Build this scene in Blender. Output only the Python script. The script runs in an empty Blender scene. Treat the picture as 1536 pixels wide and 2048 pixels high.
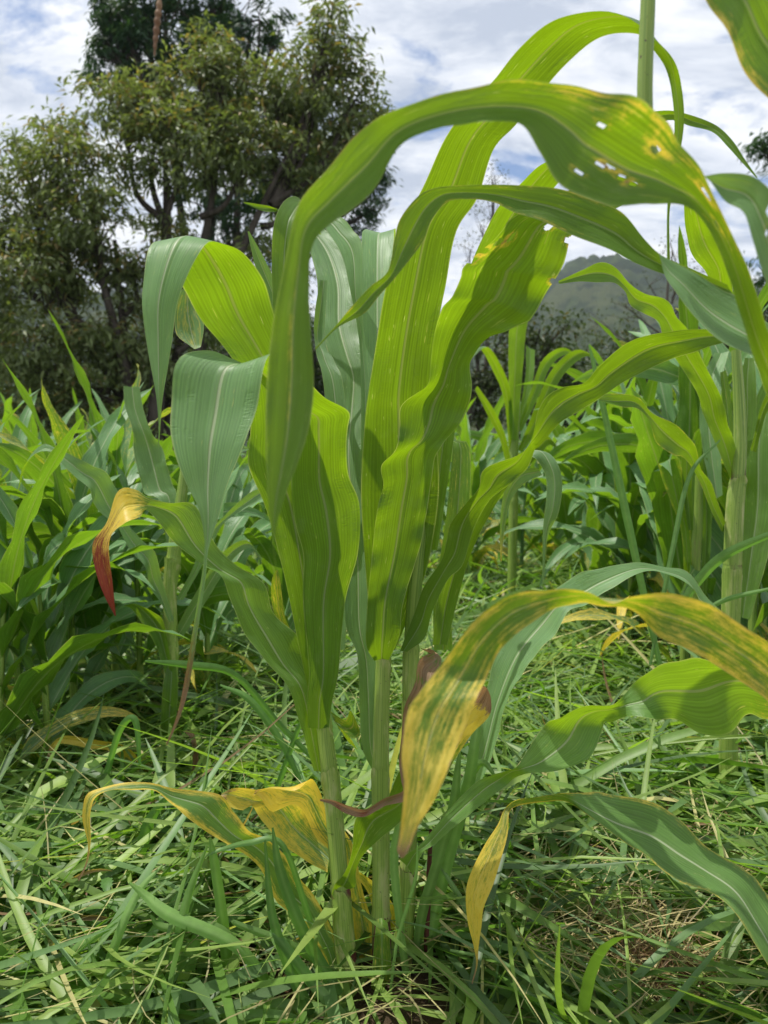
import bpy, math, random
import numpy as np
from mathutils import Vector, Matrix
R = math.radians
random.seed(7); rng = np.random.default_rng(11)
scene = bpy.context.scene
col = scene.collection

# ---------------------------------------------------------------- camera
F = 1500.0                       # focal length in pixels of the 1536x2048 photograph
CAMZ = 0.69
PITCH = R(-2.8)
cd = bpy.data.cameras.new('camera'); cam = bpy.data.objects.new('camera', cd); col.objects.link(cam)
cam.location = (0, 0, CAMZ); cam.rotation_euler = (R(90) + PITCH, 0, 0)
cd.sensor_fit = 'VERTICAL'; cd.sensor_height = 36.0; cd.lens = F / 2048 * 36
cd.clip_start = 0.02; cd.clip_end = 6000
cd.dof.use_dof = True; cd.dof.focus_distance = 1.0; cd.dof.aperture_fstop = 7.5
scene.camera = cam
scene.view_settings.view_transform = 'Standard'; scene.view_settings.look = 'None'
scene.view_settings.exposure = 0.20; scene.view_settings.gamma = 1.0
scene.cycles.max_bounces = 8; scene.cycles.transparent_max_bounces = 8
scene.cycles.transmission_bounces = 6; scene.cycles.diffuse_bounces = 5
scene.cycles.use_denoising = True

# ---------------------------------------------------------------- world + sun
SUN_EL, SUN_AZ = R(72), R(-80)    # azimuth measured from +Y (away from the camera) towards +X
w = bpy.data.worlds.new('World'); scene.world = w; w.use_nodes = True
nt = w.node_tree; N = nt.nodes; Lk = nt.links; N.clear()
out = N.new('ShaderNodeOutputWorld'); bg = N.new('ShaderNodeBackground'); bg.inputs[1].default_value = 0.095
sky = N.new('ShaderNodeTexSky'); sky.sky_type = 'NISHITA'; sky.sun_disc = False
sky.sun_elevation = SUN_EL; sky.sun_rotation = SUN_AZ; sky.air_density = 1.0; sky.dust_density = 0.6; sky.ozone_density = 2.0
tc = N.new('ShaderNodeTexCoord'); sep = N.new('ShaderNodeSeparateXYZ'); Lk.new(tc.outputs['Generated'], sep.inputs[0])
def wm(op, a, b=None, c=None):
    n = N.new('ShaderNodeMath'); n.operation = op
    for i, v in enumerate((a, b, c)):
        if v is None: continue
        if isinstance(v, (int, float)): n.inputs[i].default_value = v
        else: Lk.new(v, n.inputs[i])
    return n.outputs[0]
zz = wm('ADD', wm('MAXIMUM', sep.outputs[2], 0.0), 0.22)
cx = wm('DIVIDE', sep.outputs[0], zz); cy = wm('DIVIDE', sep.outputs[1], zz)
cmb = N.new('ShaderNodeCombineXYZ'); Lk.new(cx, cmb.inputs[0]); Lk.new(cy, cmb.inputs[1])
def wnoise(scale, detail, rough, off=(0, 0, 0), dist=0.0):
    mp = N.new('ShaderNodeMapping'); mp.inputs[1].default_value = off; mp.inputs[3].default_value = (0.8, 1.35, 1)
    mp.inputs[2].default_value = (0, 0, R(-20))
    Lk.new(cmb.outputs[0], mp.inputs[0])
    n = N.new('ShaderNodeTexNoise'); n.inputs['Scale'].default_value = scale; n.inputs['Detail'].default_value = detail
    n.inputs['Roughness'].default_value = rough; n.inputs['Distortion'].default_value = dist
    Lk.new(mp.outputs[0], n.inputs['Vector']); return n.outputs[0]
def wramp(fac, stops):
    r = N.new('ShaderNodeValToRGB'); Lk.new(fac, r.inputs[0])
    els = r.color_ramp.elements
    while len(els) < len(stops): els.new(0.5)
    for e, (p, c) in zip(els, stops): e.position = p; e.color = (*c, 1) if len(c) == 3 else c
    return r.outputs[0]
cover = wramp(wnoise(3.6, 8, 0.6, (3.6, 2.2, 0), 0.3), [(0.33, (0, 0, 0)), (0.43, (1, 1, 1))])
shade = wramp(wnoise(5.2, 8, 0.6, (8.3, 4.4, 2), 0.35), [(0.36, (5.2, 5.8, 7.0)), (0.48, (8.0, 8.4, 9.2)), (0.60, (10.2, 10.3, 10.5))])
skyb = N.new('ShaderNodeMix'); skyb.data_type = 'RGBA'; skyb.blend_type = 'MULTIPLY'; skyb.inputs[0].default_value = 1
Lk.new(sky.outputs[0], skyb.inputs[6]); skyb.inputs[7].default_value = (1.0, 1.15, 1.35, 1)
mx = N.new('ShaderNodeMix'); mx.data_type = 'RGBA'; Lk.new(cover, mx.inputs[0]); Lk.new(skyb.outputs[2], mx.inputs[6]); Lk.new(shade, mx.inputs[7])
Lk.new(mx.outputs[2], bg.inputs[0]); Lk.new(bg.outputs[0], out.inputs[0])
sd = bpy.data.lights.new('sun', 'SUN'); sun = bpy.data.objects.new('sun', sd); col.objects.link(sun)
sd.energy = 5.0; sd.angle = R(0.6); sd.color = (1.0, 0.955, 0.88)
sdir = Vector((math.cos(SUN_EL) * math.sin(SUN_AZ), math.cos(SUN_EL) * math.cos(SUN_AZ), math.sin(SUN_EL)))
sun.rotation_euler = sdir.to_track_quat('Z', 'Y').to_euler(); sun.location = (0, 0, 30)

# ---------------------------------------------------------------- helpers
CP, SP = math.cos(PITCH), math.sin(PITCH)
def P(px, py, d):
    """point seen at pixel (px, py) of the photograph, d metres ahead of the camera (along world Y)"""
    px = np.asarray(px, float); py = np.asarray(py, float); d = np.asarray(d, float)
    x = (px - 768) / F; u = -(py - 1024) / F
    y = CP - u * SP; z = SP + u * CP
    k = d / y
    return np.stack([x * k, d + 0 * x, CAMZ + z * k], -1)
def ground_d(py):
    u = -(py - 1024) / F
    return -CAMZ * (CP - u * SP) / (SP + u * CP)

def gz(x, y):
    """height of the soil"""
    x = np.asarray(x, float); y = np.asarray(y, float)
    return (0.018 * np.sin(3.1 * x + 1.3 * y) + 0.014 * np.sin(5.3 * y - 2.2 * x + 1) + 0.008 * np.sin(11 * x + 7 * y)) * np.clip(1.3 - y * 0.02, 0, 1)

def mesh_obj(name, verts, faces, mat, parent=None, uv=None, colr=None, smooth=True):
    me = bpy.data.meshes.new(name)
    verts = np.asarray(verts, dtype=np.float32)
    if isinstance(faces, np.ndarray):
        nf, k = faces.shape
        me.vertices.add(len(verts)); me.vertices.foreach_set('co', verts.ravel())
        me.loops.add(nf * k); me.loops.foreach_set('vertex_index', faces.astype(np.int32).ravel())
        me.polygons.add(nf); me.polygons.foreach_set('loop_start', np.arange(0, nf * k, k, dtype=np.int32))
        me.polygons.foreach_set('loop_total', np.full(nf, k, dtype=np.int32))
        me.update(calc_edges=True)
    else:
        me.from_pydata([tuple(map(float, v)) for v in verts], [], faces); me.update()
    if uv is not None:
        l = me.uv_layers.new(name='UVMap')
        idx = np.empty(len(me.loops), dtype=np.int32); me.loops.foreach_get('vertex_index', idx)
        l.data.foreach_set('uv', np.asarray(uv, np.float32)[idx].ravel())
    if colr is not None:
        a = me.color_attributes.new('Age', 'FLOAT_COLOR', 'POINT')
        c = np.ones((len(verts), 4), np.float32); c[:, :colr.shape[1]] = colr
        a.data.foreach_set('color', c.ravel())
    if smooth: me.polygons.foreach_set('use_smooth', np.ones(len(me.polygons), dtype=bool))
    me.materials.append(mat)
    o = bpy.data.objects.new(name, me); col.objects.link(o)
    if parent is not None: o.parent = parent; o.matrix_parent_inverse = Matrix.Translation(-Vector(parent.location))
    return o
def thing(name, label, cat, loc=(0, 0, 0), group=None):
    o = bpy.data.objects.new(name, None); col.objects.link(o); o.location = loc; o.empty_display_size = 0.1
    tag(o, label, cat, group); return o
def tag(o, label=None, cat=None, group=None, kind=None):
    if label: o['label'] = label
    if cat: o['category'] = cat
    if group: o['group'] = group
    if kind: o['kind'] = kind
    return o
def grid_faces(nr, nc, wrap=False):
    r = np.arange(nr - 1)[:, None]; c = np.arange(nc if wrap else nc - 1)[None, :]
    c2 = (c + 1) % nc
    return np.stack([r * nc + c, r * nc + c2, (r + 1) * nc + c2, (r + 1) * nc + c], -1).reshape(-1, 4)
def catmull(pts, ts):
    """pts (n,k), ts in 0..n-1"""
    p = np.vstack([2 * pts[0] - pts[1], pts, 2 * pts[-1] - pts[-2]])
    i = np.clip(ts.astype(int), 0, len(pts) - 2); t = (ts - i)[:, None]
    a, b, c, d = p[i], p[i + 1], p[i + 2], p[i + 3]
    return 0.5 * (2 * b + (c - a) * t + (2 * a - 5 * b + 4 * c - d) * t ** 2 + (3 * b - a - 3 * c + d) * t ** 3)
def unit(v): return v / (np.linalg.norm(v, axis=-1, keepdims=True) + 1e-12)

# ---------------------------------------------------------------- material helpers
class NT:
    def __init__(s, name):
        s.m = bpy.data.materials.new(name); s.m.use_nodes = True; s.t = s.m.node_tree; s.t.nodes.clear()
        s.out = s.t.nodes.new('ShaderNodeOutputMaterial')
    def n(s, typ, **kw):
        n = s.t.nodes.new(typ)
        for k, v in kw.items(): setattr(n, k, v)
        return n
    def put(s, sock, v):
        if v is None: return
        if isinstance(v, bpy.types.NodeSocket): s.t.links.new(v, sock)
        elif isinstance(v, (tuple, list)) and len(v) == 3 and sock.type == 'RGBA': sock.default_value = (*v, 1)
        else: sock.default_value = v
    def math(s, op, a, b=None, clamp=False):
        n = s.n('ShaderNodeMath', operation=op, use_clamp=clamp); s.put(n.inputs[0], a); s.put(n.inputs[1], b); return n.outputs[0]
    def mix(s, f, a, b, mode='MIX'):
        n = s.n('ShaderNodeMix', data_type='RGBA', blend_type=mode); s.put(n.inputs[0], f); s.put(n.inputs[6], a); s.put(n.inputs[7], b); return n.outputs[2]
    def noise(s, vec, scale, detail=3, rough=0.5, dist=0.0):
        n = s.n('ShaderNodeTexNoise'); s.put(n.inputs['Vector'], vec); s.put(n.inputs['Scale'], float(scale)); s.put(n.inputs['Detail'], float(detail))
        s.put(n.inputs['Roughness'], rough); s.put(n.inputs['Distortion'], dist); return n.outputs[0]
    def ss(s, v, a, b, lo=0.0, hi=1.0):
        n = s.n('ShaderNodeMapRange', interpolation_type='SMOOTHSTEP'); s.put(n.inputs[0], v)
        for i, q in enumerate((a, b, lo, hi)): s.put(n.inputs[i + 1], q)
        return n.outputs[0]
    def scale(s, vec, sc):
        n = s.n('ShaderNodeVectorMath', operation='MULTIPLY'); s.put(n.inputs[0], vec); n.inputs[1].default_value = sc; return n.outputs[0]
    def bump(s, h, strength, dist):
        n = s.n('ShaderNodeBump'); s.put(n.inputs['Height'], h); n.inputs['Strength'].default_value = strength; n.inputs['Distance'].default_value = dist; return n.outputs[0]

def leaf_material(name, up=(0.175, 0.315, 0.135), under=(0.105, 0.22, 0.028), trans=(0.255, 0.415, 0.006), tw=0.5, rough=0.42, veins=38.0, veinamt=1.0):
    """maize blade: parallel veins, pale midrib, yellowing and dead tissue driven by the Age attribute (r yellow, g brown, b red)"""
    b = NT(name)
    uvn = b.n('ShaderNodeUVMap'); uvn.uv_map = 'UVMap'; uv = uvn.outputs[0]
    sp = b.n('ShaderNodeSeparateXYZ'); b.put(sp.inputs[0], uv); u, v = sp.outputs[0], sp.outputs[1]
    obi = b.n('ShaderNodeObjectInfo')
    attr = b.n('ShaderNodeVertexColor', layer_name='Age'); sc_ = b.n('ShaderNodeSeparateColor'); b.put(sc_.inputs[0], attr.outputs[0])
    yel, brn, red = sc_.outputs[0], sc_.outputs[1], sc_.outputs[2]
    du = b.math('ABSOLUTE', b.math('SUBTRACT', u, 0.5))
    # vector with per object offset
    off = b.n('ShaderNodeVectorMath', operation='ADD'); b.put(off.inputs[0], uv)
    cm = b.n('ShaderNodeCombineXYZ'); b.put(cm.inputs[2], b.math('MULTIPLY', obi.outputs['Random'], 40.0)); b.put(off.inputs[1], cm.outputs[0]); q = off.outputs[0]
    streak = b.noise(b.scale(q, (veins, 3.0, 1)), 1.0, 4, 0.62)
    broad = b.noise(b.scale(q, (2.5, 9.0, 1)), 1.0, 3, 0.5)
    fine = b.noise(b.scale(q, (veins * 3.2, 16.0, 1)), 1.0, 2, 0.5)
    wv = b.math('SINE', b.math('ADD', b.math('MULTIPLY', u, veins * 6.283 * 0.6), b.math('MULTIPLY', broad, 9.0)))
    cross = b.noise(b.scale(q, (9.0, 420.0, 1)), 1.0, 2, 0.5)
    crossm = b.math('MULTIPLY', b.ss(b.noise(b.scale(q, (5, 22, 1)), 1.0, 2, 0.5), 0.5, 0.64), b.ss(du, 0.12, 0.3))
    rib = b.ss(du, 0.010, 0.026, 1.0, 0.0)
    ribn = b.ss(du, 0.03, 0.09, 1.0, 0.0)
    # green
    k = b.ss(streak, 0.3, 0.7, 1 - 0.13 * veinamt, 1 + 0.13 * veinamt)
    k = b.math('MULTIPLY', k, b.ss(broad, 0.3, 0.7, 0.90, 1.08))
    k = b.math('MULTIPLY', k, b.ss(wv, -1.0, 1.0, 1 - 0.06 * veinamt, 1 + 0.06 * veinamt))
    k = b.math('MULTIPLY', k, b.ss(obi.outputs['Random'], 0, 1, 0.9, 1.1))
    def tint(c):
        n = b.n('ShaderNodeVectorMath', operation='SCALE'); b.put(n.inputs[0], c); b.put(n.inputs['Scale'], k); return n.outputs[0]
    geo_ = b.n('ShaderNodeNewGeometry'); fl_ = b.math('ABSOLUTE', b.math('SUBTRACT', attr.outputs[1], geo_.outputs['Backfacing']))   # 1 on the upper, waxy side of the blade
    cu = tint(b.mix(fl_, under, up)); ct = tint(trans)
    ribf = b.math('MULTIPLY', rib, b.ss(fl_, 0, 1, 0.35, 0.8))
    cu = b.mix(ribf, cu, (0.60, 0.68, 0.44)); cu = b.mix(b.math('MULTIPLY', ribn, 0.12), cu, (0.34, 0.46, 0.2))
    ct = b.mix(b.math('MULTIPLY', rib, 0.6), ct, (0.30, 0.30, 0.05))
    # dust and scuffs, long pale flecks between the veins
    scf = b.ss(b.noise(b.scale(q, (3, 26, 1)), 1.0, 6, 0.7), 0.5, 0.75); cu = b.mix(b.math('MULTIPLY', scf, 0.22), cu, (0.34, 0.38, 0.22))
    lf = b.math('MULTIPLY', b.ss(b.noise(b.scale(q, (34, 42, 1)), 1.0, 2, 0.5), 0.66, 0.72), b.ss(b.noise(b.scale(q, (3, 9, 1)), 1.0, 1, 0.5), 0.50, 0.62))
    cu = b.mix(b.math('MULTIPLY', lf, 0.55), cu, (0.50, 0.52, 0.16)); ct = b.mix(b.math('MULTIPLY', lf, 0.55), ct, (0.70, 0.72, 0.10))
    # pale flecks
    sp2 = b.noise(b.scale(q, (60, 60, 1)), 1.0, 1, 0.5); fl = b.ss(sp2, 0.755, 0.79)
    cu = b.mix(b.math('MULTIPLY', fl, 0.7), cu, (0.5, 0.55, 0.2)); ct = b.mix(b.math('MULTIPLY', fl, 0.7), ct, (0.75, 0.8, 0.2))
    mg = b.math('MULTIPLY', b.ss(du, 0.478, 0.492), b.ss(fine, 0.35, 0.6)); cu = b.mix(b.math('MULTIPLY', mg, 0.6), cu, (0.5, 0.55, 0.25)); ct = b.mix(b.math('MULTIPLY', mg, 0.5), ct, (0.7, 0.75, 0.15))
    pt = b.noise(b.scale(q, (150, 150, 1)), 1.0, 1, 0.5); pk = b.ss(pt, 0.80, 0.82); cu = b.mix(b.math('MULTIPLY', pk, 0.7), cu, (0.05, 0.06, 0.02))
    # yellowing
    mott = b.noise(b.scale(q, (9, 60, 1)), 1.0, 7, 0.8)
    mott2 = b.math('ADD', b.math('MULTIPLY', mott, 0.65), b.math('MULTIPLY', streak, 0.35))
    yf = b.math('MULTIPLY', b.ss(b.math('ADD', yel, b.math('MULTIPLY', b.math('MULTIPLY', b.math('SUBTRACT', mott2, 0.5), 3.4), b.ss(yel, 0.02, 0.25))), 0.26, 0.88), 0.92)
    ycol = b.mix(b.ss(mott, 0.3, 0.7), (0.84, 0.53, 0.03), (0.88, 0.73, 0.15))
    cu = b.mix(yf, cu, ycol); ct = b.mix(yf, ct, (0.85, 0.62, 0.05))
    rf = b.ss(b.math('ADD', red, b.math('MULTIPLY', b.math('SUBTRACT', mott2, 0.5), b.math('MULTIPLY', b.ss(red, 0.02, 0.2), 2.6))), 0.2, 0.75)
    cu = b.mix(rf, cu, b.mix(b.ss(fine, 0.4, 0.62), (0.17, 0.012, 0.008), (0.34, 0.07, 0.015))); ct = b.mix(rf, ct, (0.20, 0.02, 0.008))
    bf = b.ss(b.math('ADD', brn, b.math('MULTIPLY', b.math('SUBTRACT', mott, 0.5), 1.5)), 0.35, 0.62)
    bcol = b.mix(b.ss(fine, 0.35, 0.65), (0.17, 0.085, 0.045), (0.46, 0.32, 0.19))
    cu = b.mix(bf, cu, bcol); ct = b.mix(bf, ct, (0.30, 0.16, 0.06))
    h = b.math('ADD', b.math('MULTIPLY', streak, 0.5), b.math('MULTIPLY', wv, 0.05))
    h = b.math('ADD', h, b.math('MULTIPLY', b.math('MULTIPLY', cross, crossm), 1.6))
    h = b.math('ADD', h, b.math('MULTIPLY', ribn, -1.6)); h = b.math('ADD', h, b.math('MULTIPLY', rib, 0.9))
    nrm = b.bump(h, 0.36, 0.0013)
    pr = b.n('ShaderNodeBsdfPrincipled'); b.put(pr.inputs['Base Color'], cu); b.put(pr.inputs['Roughness'], b.ss(fine, 0.3, 0.7, rough - 0.05, rough + 0.14)); b.put(pr.inputs['Normal'], nrm)
    pr.inputs['Specular IOR Level'].default_value = 0.42
    tr = b.n('ShaderNodeBsdfTranslucent'); b.put(tr.inputs[0], ct); b.put(tr.inputs['Normal'], nrm)
    ms = b.n('ShaderNodeMixShader'); ms.inputs[0].default_value = tw
    b.put(ms.inputs[1], pr.outputs[0]); b.put(ms.inputs[2], tr.outputs[0]); b.put(b.out.inputs[0], ms.outputs[0])
    return b.m
LEAF = leaf_material('maize_blade')
LEAF_LOW = leaf_material('maize_blade_low', up=(0.15, 0.29, 0.075))
LEAF_FAR = leaf_material('maize_blade_field', up=(0.135, 0.27, 0.11), under=(0.085, 0.20, 0.03), trans=(0.22, 0.41, 0.012), tw=0.42, veins=20)

def attr_material(name, tw=0.4, rough=0.5, spec=0.35, tcol=(1.6, 1.9, 0.5)):
    """thin leaf whose colour is the vertex colour Age (its own pigment, varied blade by blade)"""
    b = NT(name); a = b.n('ShaderNodeVertexColor', layer_name='Age').outputs[0]
    geo = b.n('ShaderNodeNewGeometry')
    nz = b.noise(geo.outputs['Position'], 60, 2, 0.5)
    c = b.mix(1.0, a, b.mix(nz, (0.75, 0.75, 0.75), (1.25, 1.25, 1.25)), 'MULTIPLY')
    t = b.mix(1.0, c, tcol, 'MULTIPLY')
    pr = b.n('ShaderNodeBsdfPrincipled'); b.put(pr.inputs['Base Color'], c); pr.inputs['Roughness'].default_value = rough; pr.inputs['Specular IOR Level'].default_value = spec
    tr = b.n('ShaderNodeBsdfTranslucent'); b.put(tr.inputs[0], t)
    ms = b.n('ShaderNodeMixShader'); ms.inputs[0].default_value = tw
    b.put(ms.inputs[1], pr.outputs[0]); b.put(ms.inputs[2], tr.outputs[0]); b.put(b.out.inputs[0], ms.outputs[0])
    return b.m
GRASS = attr_material('grass_blade', 0.38, 0.46, 0.42)
CROWN = attr_material('tree_leaves', 0.30, 0.5, 0.35, (1.5, 1.6, 0.5))
WEED = attr_material('weed_leaves', 0.35, 0.5, 0.35)

def stalk_material():
    b = NT('maize_stalk'); uvn = b.n('ShaderNodeUVMap'); uvn.uv_map = 'UVMap'; uv = uvn.outputs[0]
    attr = b.n('ShaderNodeVertexColor', layer_name='Age'); sc_ = b.n('ShaderNodeSeparateColor'); b.put(sc_.inputs[0], attr.outputs[0])
    geo = b.n('ShaderNodeNewGeometry')
    f = b.noise(b.scale(uv, (26, 4, 1)), 1, 4, 0.6); m = b.noise(b.scale(geo.outputs['Position'], (60, 60, 14)), 1, 4, 0.65)
    c = b.mix(b.ss(f, 0.3, 0.7), (0.13, 0.235, 0.03), (0.31, 0.41, 0.085))
    c = b.mix(b.ss(b.math('ADD', sc_.outputs[0], b.math('MULTIPLY', b.math('SUBTRACT', m, 0.5), 1.6)), 0.35, 0.8), c, (0.45, 0.46, 0.20))
    c = b.mix(b.ss(b.math('ADD', sc_.outputs[2], b.math('MULTIPLY', b.math('SUBTRACT', m, 0.5), 1.5)), 0.4, 0.8), c, (0.11, 0.035, 0.028))
    sp = b.noise(geo.outputs['Position'], 260, 2, 0.5); c = b.mix(b.ss(sp, 0.70, 0.75), c, (0.07, 0.045, 0.03))
    c = b.mix(b.ss(b.math('ADD', sc_.outputs[1], b.math('MULTIPLY', b.math('SUBTRACT', m, 0.5), 1.5)), 0.4, 0.8), c, (0.12, 0.07, 0.035))
    pr = b.n('ShaderNodeBsdfPrincipled'); b.put(pr.inputs['Base Color'], c); pr.inputs['Roughness'].default_value = 0.45
    pr.inputs['Specular IOR Level'].default_value = 0.4
    pr.inputs['Subsurface Weight'].default_value = 0.12; pr.inputs['Subsurface Radius'].default_value = (0.004, 0.006, 0.001)
    b.put(pr.inputs['Normal'], b.bump(f, 0.35, 0.0015)); b.put(b.out.inputs[0], pr.outputs[0]); return b.m
STALK = stalk_material()
def simple_mat(name, ca, cb, scale, rough=0.9, bump=0.5, bd=0.02, stretch=(1, 1, 1), detail=6):
    b = NT(name); geo = b.n('ShaderNodeNewGeometry'); v = b.scale(geo.outputs['Position'], stretch)
    n1 = b.noise(v, scale, detail, 0.65); n2 = b.noise(v, scale * 5.3, 4, 0.6)
    c = b.mix(b.ss(n1, 0.35, 0.65), ca, cb); c = b.mix(0.35, c, b.mix(n2, ca, cb))
    pr = b.n('ShaderNodeBsdfPrincipled'); b.put(pr.inputs['Base Color'], c); pr.inputs['Roughness'].default_value = rough; pr.inputs['Specular IOR Level'].default_value = 0.2
    b.put(pr.inputs['Normal'], b.bump(b.math('ADD', n1, b.math('MULTIPLY', n2, 0.4)), bump, bd)); b.put(b.out.inputs[0], pr.outputs[0]); return b.m
BARK = simple_mat('bark', (0.035, 0.028, 0.022), (0.10, 0.085, 0.07), 9, 0.95, 0.8, 0.03, (1, 1, 0.25))
def soil_material():
    b = NT('soil'); geo = b.n('ShaderNodeNewGeometry'); v = geo.outputs['Position']
    n1 = b.noise(v, 9, 8, 0.7); n2 = b.noise(v, 70, 5, 0.7); sp = b.n('ShaderNodeSeparateXYZ'); b.put(sp.inputs[0], v)
    c = b.mix(n2, (0.028, 0.019, 0.012), (0.11, 0.075, 0.045))
    far = b.mix(b.noise(v, 0.35, 6, 0.6), (0.035, 0.065, 0.016), (0.09, 0.13, 0.035))
    c = b.mix(b.ss(sp.outputs[1], 3.5, 9.0), c, far)
    pr = b.n('ShaderNodeBsdfPrincipled'); b.put(pr.inputs['Base Color'], c); pr.inputs['Roughness'].default_value = 0.95; pr.inputs['Specular IOR Level'].default_value = 0.15
    b.put(pr.inputs['Normal'], b.bump(b.math('ADD', n1, b.math('MULTIPLY', n2, 0.5)), 0.9, 0.03)); b.put(b.out.inputs[0], pr.outputs[0]); return b.m
SOIL = soil_material()
def hill_material():
    b = NT('hill_forest'); geo = b.n('ShaderNodeNewGeometry'); v = geo.outputs['Position']
    vo = b.n('ShaderNodeTexVoronoi'); b.put(vo.inputs['Vector'], v); vo.inputs['Scale'].default_value = 0.085
    sc_ = b.n('ShaderNodeSeparateColor'); b.put(sc_.inputs[0], vo.outputs['Color'])
    n1 = b.noise(v, 0.012, 5, 0.6); n2 = b.noise(v, 0.5, 4, 0.6)
    c = b.mix(sc_.outputs[0], (0.006, 0.014, 0.008), (0.060, 0.085, 0.030)); c = b.mix(b.math('MULTIPLY', b.ss(n1, 0.52, 0.6), 0.6), c, (0.11, 0.12, 0.05)); c = b.mix(0.4, c, b.mix(n2, (0.01, 0.02, 0.01), (0.07, 0.09, 0.035)))
    pr = b.n('ShaderNodeBsdfPrincipled'); b.put(pr.inputs['Base Color'], c); pr.inputs['Roughness'].default_value = 1.0; pr.inputs['Specular IOR Level'].default_value = 0.0
    b.put(pr.inputs['Normal'], b.bump(b.math('ADD', b.math('MULTIPLY', vo.outputs['Distance'], -0.12), b.math('MULTIPLY', n2, 0.5)), 1.0, 7.0)); b.put(b.out.inputs[0], pr.outputs[0]); return b.m
HILL = hill_material()
ROOT = simple_mat('dry_roots', (0.07, 0.04, 0.022), (0.22, 0.14, 0.08), 60, 0.9, 0.6, 0.004)

# ---------------------------------------------------------------- ground and hills
ys = np.concatenate([np.linspace(-3, 0, 12, endpoint=False), np.linspace(0, 8, 160, endpoint=False), 8 * (1.085 ** np.arange(0, 70))])
ys = ys[ys < 2600]
xs = np.sinh(np.linspace(-7.2, 7.2, 180)) * 1.0
X, Y = np.meshgrid(xs, ys)
Z = gz(X, Y)
mesh_obj('ground', np.stack([X, Y, Z], -1).reshape(-1, 3), grid_faces(len(ys), len(xs)), SOIL)['kind'] = 'structure'

def ridge(az):
    """elevation of the skyline (tangent) against azimuth as px of the photograph"""
    px = 768 + F * np.tan(az)
    kx = [-2500, -900, -200, 100, 350, 600, 900, 1060, 1130, 1215, 1300, 1400, 1470, 1560, 1800, 2400, 4000]
    kh = [0.10, 0.20, 0.27, 0.26, 0.25, 0.20, 0.17, 0.215, 0.258, 0.286, 0.282, 0.270, 0.255, 0.245, 0.26, 0.18, 0.1]
    return np.interp(px, kx, kh)
az = np.linspace(R(-68), R(68), 420); rr = np.linspace(250, 1500, 70)
A, RR = np.meshgrid(az, rr)
def vn(x, y, s, seed):
    r2 = np.random.default_rng(seed); out_ = 0; a = 1.0
    for k in range(6):
        th, ph = r2.uniform(0, 6.28, 2); th2 = r2.uniform(0, 6.28)
        out_ = out_ + a * np.sin((x * np.cos(th) + y * np.sin(th)) / s + ph) * np.sin((x * np.cos(th2) + y * np.sin(th2)) / s * 0.83 + ph * 2)
        s *= 0.55; a *= 0.6
    return out_
XX = RR * np.sin(A); YY = RR * np.cos(A)
tt = np.clip((RR - 250) / 750, 0, 1); prof = tt ** 1.3 * (1 - 0.25 * np.clip((RR - 1000) / 500, 0, 1) ** 2)
ZZ = ridge(A) * np.cos(A) * 1000 * prof + vn(XX, YY, 110, 4) * 20 * tt + vn(XX, YY, 26, 9) * 7 * tt + rng.normal(0, 2.5, XX.shape) * tt - 4
tag(mesh_obj('hills', np.stack([XX, YY, ZZ], -1).reshape(-1, 3), grid_faces(len(rr), len(az)), HILL), kind='structure')

# ---------------------------------------------------------------- tubes (stalks, limbs)
def tube(pts, rad, sides=10, cap=True):
    pts = np.asarray(pts, float); rad = np.asarray(rad, float); n = len(pts)
    tan = unit(np.gradient(pts, axis=0)); ref = np.array([0.13, 0.97, 0.2])
    a = unit(np.cross(tan, ref)); bb = np.cross(tan, a)
    th = np.linspace(0, 2 * np.pi, sides, endpoint=False)
    ring = pts[:, None] + rad[:, None, None] * (np.cos(th)[None, :, None] * a[:, None] + np.sin(th)[None, :, None] * bb[:, None])
    v = ring.reshape(-1, 3); f = grid_faces(n, sides, True)
    L = np.concatenate([[0], np.cumsum(np.linalg.norm(np.diff(pts, axis=0), axis=1))])
    uv = np.stack([np.repeat(th[None] / 6.283 * 0.25 * 4, n, 0), np.repeat(L[:, None], sides, 1)], -1).reshape(-1, 2)
    return v, f, uv
class Bag:
    def __init__(s): s.v = []; s.f = []; s.uv = []; s.c = []; s.n = 0
    def add(s, v, f, uv=None, c=None):
        s.v.append(v); s.f.append(f + s.n); s.n += len(v)
        if uv is not None: s.uv.append(uv)
        if c is not None: s.c.append(c)
    def build(s, name, mat, parent=None):
        return mesh_obj(name, np.vstack(s.v), np.vstack(s.f), mat, parent, np.vstack(s.uv) if s.uv else None, np.vstack(s.c) if s.c else None)

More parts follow.
